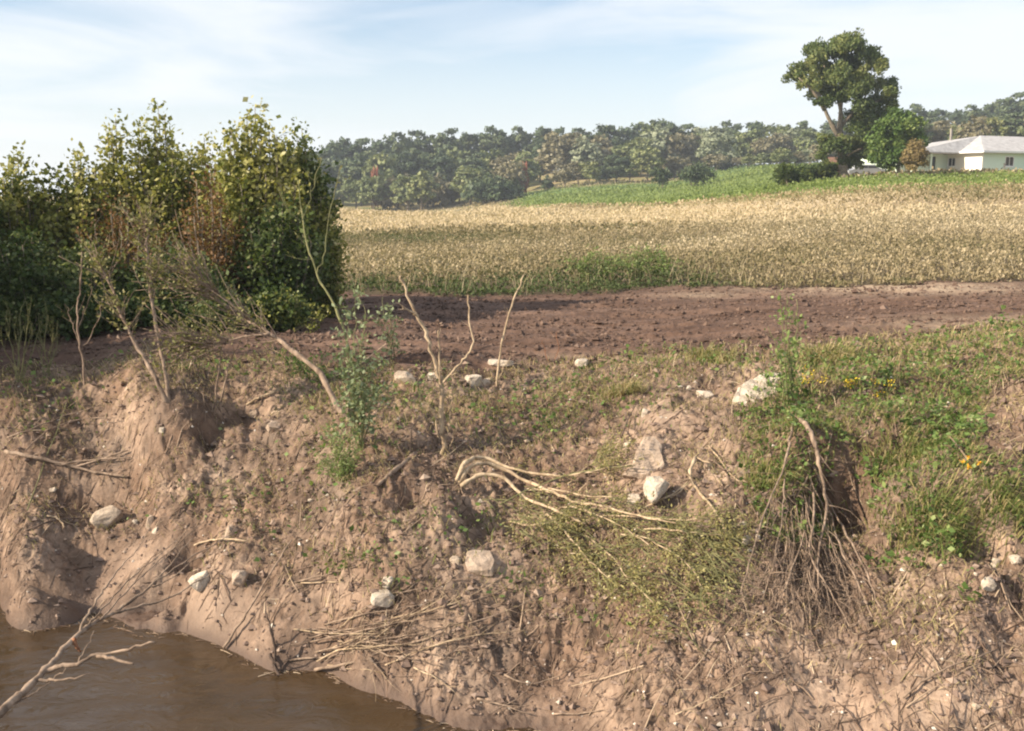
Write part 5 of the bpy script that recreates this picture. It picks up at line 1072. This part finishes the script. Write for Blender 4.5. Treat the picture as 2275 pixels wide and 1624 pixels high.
pile = [([(632, 1472), (730, 1462), (830, 1450), (905, 1445)], .013), ([(700, 1492), (780, 1478), (838, 1458), (890, 1440), (970, 1420), (1000, 1395)], .016), ([(690, 1440), (790, 1420), (880, 1402), (975, 1388)], .010), ([(680, 1425), (760, 1408), (860, 1385), (960, 1368)], .009), ([(715, 1415), (800, 1395), (900, 1378), (1010, 1352)], .008), ([(838, 1458), (870, 1470), (920, 1478), (985, 1500)], .011), ([(820, 1470), (838, 1490), (858, 1518)], .020), ([(720, 1395), (810, 1372), (900, 1360), (960, 1345)], .008), ([(985, 1478), (1020, 1450), (1080, 1440), (1130, 1410)], .008),
        ([(940, 1455), (1010, 1440), (1090, 1428), (1180, 1425)], .008), ([(760, 1438), (860, 1432), (940, 1412), (1050, 1385)], .010), ([(700, 1460), (790, 1442), (880, 1430), (960, 1418)], .009), ([(655, 1300), (740, 1278), (800, 1262)], .011), ([(668, 1298), (750, 1300), (830, 1300)], .008), ([(780, 1348), (860, 1330), (940, 1318), (1000, 1320)], .007), ([(1000, 1365), (1080, 1340), (1160, 1300), (1230, 1270)], .007), ([(1040, 1400), (1130, 1370), (1220, 1330), (1300, 1310)], .006), ([(870, 1380), (980, 1360), (1060, 1330), (1130, 1290)], .006), ([(920, 1490), (970, 1520), (1010, 1555)], .008), ([(1120, 1510), (1170, 1530), (1225, 1520), (1280, 1490)], .009), ([(1060, 1560), (1110, 1575), (1180, 1600)], .011), ([(1090, 1600), (1160, 1560), (1190, 1520)], .006), ([(1300, 1560), (1340, 1510), (1400, 1450)], .006), ([(1360, 1600), (1400, 1540), (1470, 1490)], .006), ([(1230, 1590), (1320, 1585), (1400, 1580)], .008), ([(1500, 1600), (1580, 1570), (1660, 1530)], .006)]
for i in range(20):
    u0 = rng.uniform(640, 860); v0 = rng.uniform(1395, 1490); l = rng.uniform(90, 260); sl_ = rng.normal(-.2, .32)
    pile.append(([(u0+l*f, v0+l*sl_*f+rng.normal()*3) for f in (0, .35, .7, 1)], rng.uniform(.005, .009)))
pile.sort(key=lambda a: -np.mean([q[1] for q in a[0]]))
for i, (pts, r) in enumerate(pile):
    stick(f'{nth(i)} washed up stick counting up from the water along the lower bank', pts, r*.9, r*.38, ('drywood', 'drywood', 'palewood')[i % 3], .01+.015*(i % 4), .02*(i % 3), 6+i % 5, .26, group='sticks of the brush pile by the water')
stick('long thin stick on the mud running up to the right edge', [(2005, 1560), (2060, 1520), (2130, 1490), (2215, 1465)], .009, .005, 'drywood', .03, .04, 3)
stick('green cane arching over the wilted branches toward the upright block', [(1110, 1165), (1200, 1120), (1300, 1090), (1400, 1080)], .007, .004, 'greenstem', .2, .0)
stick('pale root crossing under the upright block', [(1432, 1142), (1470, 1122), (1510, 1100), (1530, 1080)], .011, .008, 'palewood', .05)
stick('knotted root running downhill right of the upright block', [(1545, 1028), (1532, 1060), (1535, 1082), (1562, 1120), (1590, 1150), (1610, 1190), (1630, 1220)], .017, .009, 'palewood', .05, 0, 6, .25, side=([(1545, 1028), (1570, 1040), (1590, 1042)], [(1535, 1082), (1510, 1105), (1490, 1120)]), name='exposed_root', cat='root')
stick('pale curved root above the knotted one', [(1575, 1000), (1600, 1030), (1630, 1070), (1660, 1080)], .009, .005, 'palewood', .03, name='exposed_root', cat='root')
stick('dark stick standing out of the soil left of the bare sandy path', [(1380, 985), (1395, 950), (1420, 915), (1445, 890)], .007, .004, 'darkwood', .06, .1)

# wilted fallen willow: pale curved limbs, fine twigs, yellow green leaves
def willow():
    base = G(1022, 1082); e = empty('fallen_willow', base, 'uprooted willow with pale arched limbs and wilted yellow green leaves', 'fallen tree')
    limbs = [([(1015, 1092), (1035, 1074), (1075, 1064), (1130, 1072), (1200, 1090), (1260, 1096), (1330, 1088), (1420, 1075)], .026, .006), ([(1020, 1096), (1050, 1080), (1100, 1082), (1170, 1100), (1230, 1130), (1280, 1155), (1340, 1168), (1420, 1195), (1500, 1215)], .026, .006), ([(1024, 1104), (1070, 1100), (1120, 1112), (1165, 1140), (1215, 1165), (1260, 1190), (1300, 1212)], .024, .009), ([(1215, 1165), (1245, 1200), (1275, 1240), (1310, 1290), (1360, 1340)], .012, .005), ([(1165, 1110), (1240, 1118), (1300, 1140), (1370, 1150)], .014, .005), ([(1225, 1165), (1260, 1155), (1310, 1172), (1380, 1210), (1440, 1260)], .013, .005), ([(1430, 1200), (1490, 1210), (1560, 1230), (1620, 1240)], .011, .005), ([(1260, 1096), (1310, 1065), (1350, 1045)], .008, .003), ([(1130, 1180), (1180, 1200), (1250, 1195)], .008, .004), ([(1300, 1212), (1350, 1260), (1400, 1330), (1450, 1390)], .009, .004), ([(1340, 1168), (1430, 1180), (1520, 1195), (1600, 1190)], .009, .004), ([(1380, 1210), (1440, 1230), (1520, 1290), (1560, 1360)], .008, .004)]
    LP, LD = [], []; tw = Tubes()
    for pts, r0, r1 in limbs:
        P = [q-base for q in lay(pts, .09, r0, .10)]; n = len(P)
        if r0 > .02: P = [p+np.array([0, 0, .10*math.sin(min(1, i/3)*math.pi)]) for i, p in enumerate(P)]
        t = Tubes(); Q = t.add(P, r0, r1, 7, .005, 4); link('limb', t.mesh('limb', M['palewood']), e)
        twiggy(tw, Q, 6, .08, r0*.3, .2, .1); twiggy(tw, Q, 34 if r0 < .013 else 16, .36, .0035, -.1, .45, LP, LD, 18, 1.1, (.35, -.2, -.1))
    # drooping leafy twig mass
    x, y, z, u, v = bank_points(75000, 6.0, 10.5); k = inpoly(u+20*fbm(x*3, y*3, 2), v+20*fbm(x*3+5, y*3, 2), WILT_POLY) & (rng.random(len(x)) < .72); x, y, z = x[k], y[k], z[k]; n = len(x); hm = .10+.20*np.maximum(fbm(x*2.2, y*2.2, 3)+.25, 0)
    LP.append(np.stack([x, y, z+.01+hm*rng.random(n)], -1)-base); LD.append(rand_unit(n)+np.array([.3, -.3, -.1]))
    k = rng.choice(n, 240)
    for i in k:
        a = rng.normal(-.5, .5); l = rng.uniform(.15, .45); p = np.array([x[i], y[i], z[i]+.10+.1*rng.random()])-base; q = p+np.array([math.cos(a)*l, math.sin(a)*l, 0]); q[2] = gh(q[0]+base[0], q[1]+base[1])-base[2]+.04; tw.add([p, (p+q)/2+np.array([0, 0, .05]), q], .004, .002, 4, 0, 2)
    LP = np.concatenate(LP); LD = np.concatenate(LD); n = len(LP)
    link('foliage', leaf_mesh('foliage', M['wilt'], LP, LD, .030*rng.uniform(.5, 1.5, n), .45, .58+.2*rng.normal(size=n)+.25*fbm((LP[:, 0])*2.5, LP[:, 1]*2.5, 2), flat=.2), e)
    tag(link('twigs', tw.mesh('twigs', M['greenstem']), e), kind='stuff')
    # torn root plate
    t = Tubes()
    for i in range(9):
        a = 2.2+i*.35; t.add([(0, 0, -.02), (math.cos(a)*.08, math.sin(a)*.06, -.02), (math.cos(a)*.2, math.sin(a)*.12-.05, -.12)], .013, .004, 5, .004, 3)
    tag(link('torn_roots', t.mesh('torn_roots', M['drywood']), e), kind='stuff')
willow()
def hanging_roots():
    base = G(1770, 945); e = empty('hanging_roots', base, 'long bare roots hanging down the right bank from the weedy crest', 'roots')
    def rt(pts, r0, r1, out=.10): 
        P = [q-base for q in lay(pts, .05, r0, 0)]; n = len(P); P = [p+np.array([0, -.6, .35])*out*math.sin(math.pi*i/(n-1)*.85) for i, p in enumerate(P)]
        t = Tubes(); Q = t.add(P, r0, r1, 6, .006, 4); link('root', t.mesh('root', M['drywood']), e); return Q
    Q = [rt([(1768, 942), (1786, 965), (1800, 1010), (1808, 1055), (1818, 1110), (1822, 1180), (1806, 1260), (1812, 1330)], .026, .007, .25), rt([(1760, 948), (1752, 985), (1742, 1030), (1720, 1090), (1690, 1160), (1664, 1250), (1640, 1340)], .014, .004, .2), rt([(1806, 1050), (1820, 1100), (1845, 1160), (1880, 1230), (1915, 1300), (1950, 1370)], .016, .005, .2),
         rt([(1812, 1080), (1835, 1150), (1850, 1230), (1890, 1310), (1930, 1390)], .013, .004, .22), rt([(1800, 1060), (1770, 1110), (1745, 1120)], .010, .005, .1), rt([(1800, 1070), (1790, 1150), (1770, 1230), (1745, 1300), (1720, 1370)], .010, .004, .2), rt([(1808, 1090), (1800, 1180), (1790, 1250), (1830, 1330), (1880, 1410)], .012, .004, .2), rt([(1745, 1050), (1735, 1110), (1730, 1170), (1712, 1260), (1690, 1350)], .008, .003, .2)]
    fine = Tubes()
    for i in range(95):
        f = rng.random(); u0 = 1720+110*rng.random(); v0 = rng.uniform(1060, 1310); u1 = 1795+(u0-1775)*rng.uniform(1.6, 3.9)+rng.normal()*28; u1 = np.clip(u1, 1630, 1965); v1 = rng.uniform(1310, 1440)-abs(u1-1800)*.12
        P = [q-base for q in lay([(u0, v0), ((u0*2+u1)/3, (v0*2+v1)/3+rng.normal()*8), ((u0+2*u1)/3+rng.normal()*8, (v0+2*v1)/3), (u1, v1)], .03, .004)]
        o_ = rng.uniform(.04, .22); P = [p+np.array([0, -.6, .4])*o_*math.sin(math.pi*k/3.4) for k, p in enumerate(P)]
        Qf = fine.add(P, .0046*rng.uniform(.5, 1.6), .0016, 4, .014, 3); twiggy(fine, Qf, 2, .22, .0026, -.5, .25, spread=1.5)
    for q in Q: twiggy(fine, q, 12, .34, .004, -.7, .2, spread=1.4)
    tag(link('fine_roots', fine.mesh('fine_roots', M['drywood']), e), kind='stuff')
hanging_roots()

# grass tufts and flowers of the right bank
def tuft(label, u, v, w, h, n, tint, mt='grass'):
    c = G(u, v); s = c[1]/F; e = None
    x = c[0]+rng.normal(size=n)*w*s*.42; y = c[1]+rng.normal(size=n)*w*s*.35; z = ground_h(x, y); a = np.arctan2(y-c[1]-.25, x-c[0])+rng.normal(size=n)*.5; l = rng.uniform(.2, 1.2, n)
    LN = np.stack([np.cos(a)*l, np.sin(a)*l-.35, np.zeros(n)], -1)
    o = link('grass_tuft', blade_mesh('grass_tuft', M[mt], np.stack([x, y, z-.02], -1)-c, h*s*.75*rng.uniform(.5, 1.3, n), rng.uniform(.006, .012, n), LN, tint+.22*rng.normal(size=n))); o.location = c
    return tag(o, label, 'grass tuft', 'grass tufts on the right bank')
tuft('biggest bright green grass tuft overhanging the bare mud on the right', 2080, 1150, 120, 80, 620, .5)
tuft('grass tuft at the right edge above the pale stones', 2235, 1130, 80, 70, 420, .5)
tuft('grass tuft left of the dark hole under the weeds', 1715, 1060, 80, 60, 380, .54)
tuft('green grass tuft above the dark hole', 2010, 1020, 90, 70, 420, .48)
tuft('straw coloured tuft on the crest by the slim upright weed', 1840, 790, 90, 45, 900, .68)
tuft('pale arching tuft beside the bare sandy path', 1390, 870, 45, 45, 500, .74)
tuft('yellowed tuft on the crest where the weeds begin', 1580, 800, 60, 45, 600, .66)
def flowers(label, u, v, n, mt, up, rpx):
    c = G(u, v, -.02); s = c[1]/F; e = empty('wildflower', c, label, 'flower', 'wildflowers on the right bank'); t = Tubes(); P, D = [], []
    for i in range(n):
        q = np.array([rng.normal()*rpx*s*.5, rng.normal()*.06, 0]); q[2] = gh(c[0]+q[0], c[1]+q[1])-c[2]; tp = q+np.array([rng.normal()*.03, -.03, up*rng.uniform(.7, 1.2)]); t.add([q, (q+tp)/2+np.array([.01, 0, 0]), tp], .004, .0025, 4, 0, 2)
        m = 26 if mt == 'yellow' else 14; tag(link('flower_head', leaf_mesh('flower_head', M[mt], tp+rng.normal(size=(m, 3))*(.026 if mt == 'yellow' else .008), rand_unit(m)+np.array([0, -.3, .5]), .024, .6, rng.random(m)), e), kind='stuff')
    tag(link('stem', t.mesh('stem', M['greenstem']), e), kind='stuff')
flowers('spray of yellow flowers just right of the largest slab', 1808, 868, 4, 'yellow', .13, 60)
flowers('yellow flower heads in the middle of the weedy crest', 1888, 866, 3, 'yellow', .12, 30)
flowers('yellow flower heads right of the middle ones on the weedy crest', 1940, 880, 3, 'yellow', .12, 26)
flowers('row of small orange flowers above the biggest grass tuft', 2145, 1046, 4, 'orange', .10, 34)

# bare branch reaching over the water in front, and the dead trunk that shades the left shelf
def r7(px, py): return px*.348, 1108.5+py*.348
def water_branch():
    def q(px, py, y): return at(*r7(px, py), y)
    foot = np.array([-2.9, 3.9, -2.5]); e = empty('bare_branch', foot, 'bare forked branch reaching over the muddy water at the lower left', 'branch')
    def br(pts, r0, r1, nm='side_branch', wood='drywood', tw=0):
        t = Tubes(); P = t.add([np.asarray(p)-foot for p in pts], r0, r1, 7, .006, 4); link(nm, t.mesh(nm, M[wood]), e); return P
    br([foot, at(-330, 1830, 4.7), q(0, 1365, 5.6), q(140, 1230, 5.8), q(290, 1095, 6.0), q(400, 970, 6.2), q(510, 860, 6.4), q(620, 785, 6.6), q(720, 728, 6.8), q(850, 640, 7.0), q(960, 560, 7.2), q(1090, 410, 7.4), q(1230, 250, 7.6)], .030, .004, 'main_limb', 'drywood')
    br([q(510, 860, 6.4), q(560, 740, 6.5), q(620, 640, 6.6), q(680, 560, 6.7), q(780, 430, 6.9), q(870, 330, 7.0), q(960, 180, 7.1)], .010, .003)
    br([q(720, 728, 6.8), q(870, 690, 6.9), q(1050, 640, 7.0), q(1240, 540, 7.1), q(1400, 440, 7.2)], .012, .003)
    br([q(560, 815, 6.5), q(660, 700, 6.6), q(800, 540, 6.8), q(960, 400, 7.0), q(1200, 200, 7.2)], .007, .003)
    br([q(640, 770, 6.6), q(760, 640, 6.8), q(900, 500, 7.0), q(1080, 340, 7.2), q(1340, 100, 7.4)], .007, .003)
    br([q(800, 675, 6.9), q(960, 560, 7.1), q(1180, 400, 7.3), q(1400, 270, 7.5), q(1540, 160, 7.6)], .008, .003)
    br([q(960, 560, 7.2), q(1080, 520, 7.3), q(1200, 420, 7.4), q(1330, 330, 7.5)], .006, .003)
    br([q(290, 1095, 6.0), q(370, 1070, 6.0), q(500, 1050, 6.0), q(630, 1000, 6.0), q(820, 955, 6.0), q(990, 915, 6.0)], .017, .007, 'side_branch', 'drywood')
    br([q(620, 1003, 6.0), q(720, 1018, 5.9), q(850, 1052, 5.8)], .012, .008, 'side_branch', 'drywood')
    br([q(220, 1160, 5.9), q(300, 1155, 5.9), q(400, 1150, 5.8), q(570, 1115, 5.8)], .013, .003)
    br([q(500, 1045, 6.0), q(560, 930, 6.1), q(600, 840, 6.2)], .005, .002)
    br([q(90, 1310, 5.7), q(230, 1230, 5.8), q(330, 1160, 5.9), q(420, 1080, 5.9)], .005, .003)
    br([q(470, 900, 6.3), q(490, 940, 6.3), q(515, 975, 6.3)], .016, .006, 'dead_leaf_curl', 'redstem')
water_branch()
def dead_trunk():
    x, y = -7.5, 9.55; z = gh(x, y); e = empty('dead_tree', (x, y, z), 'broken dead trunk just beyond the left edge whose shadow crosses the shelf', 'tree')
    t = Tubes(); t.add([(0, 0, -.4), (.02, 0, .8), (-.03, .02, 1.9), (.05, 0, 3.0)], .22, .15, 12, .01, 4); link('trunk', t.mesh('trunk', M['bark']), e)
    t = Tubes(); t.add([(0, 0, 1.2), (.3, .1, 1.6), (.45, .15, 2.0)], .05, .02, 7); link('limb', t.mesh('limb', M['bark']), e)
dead_trunk()
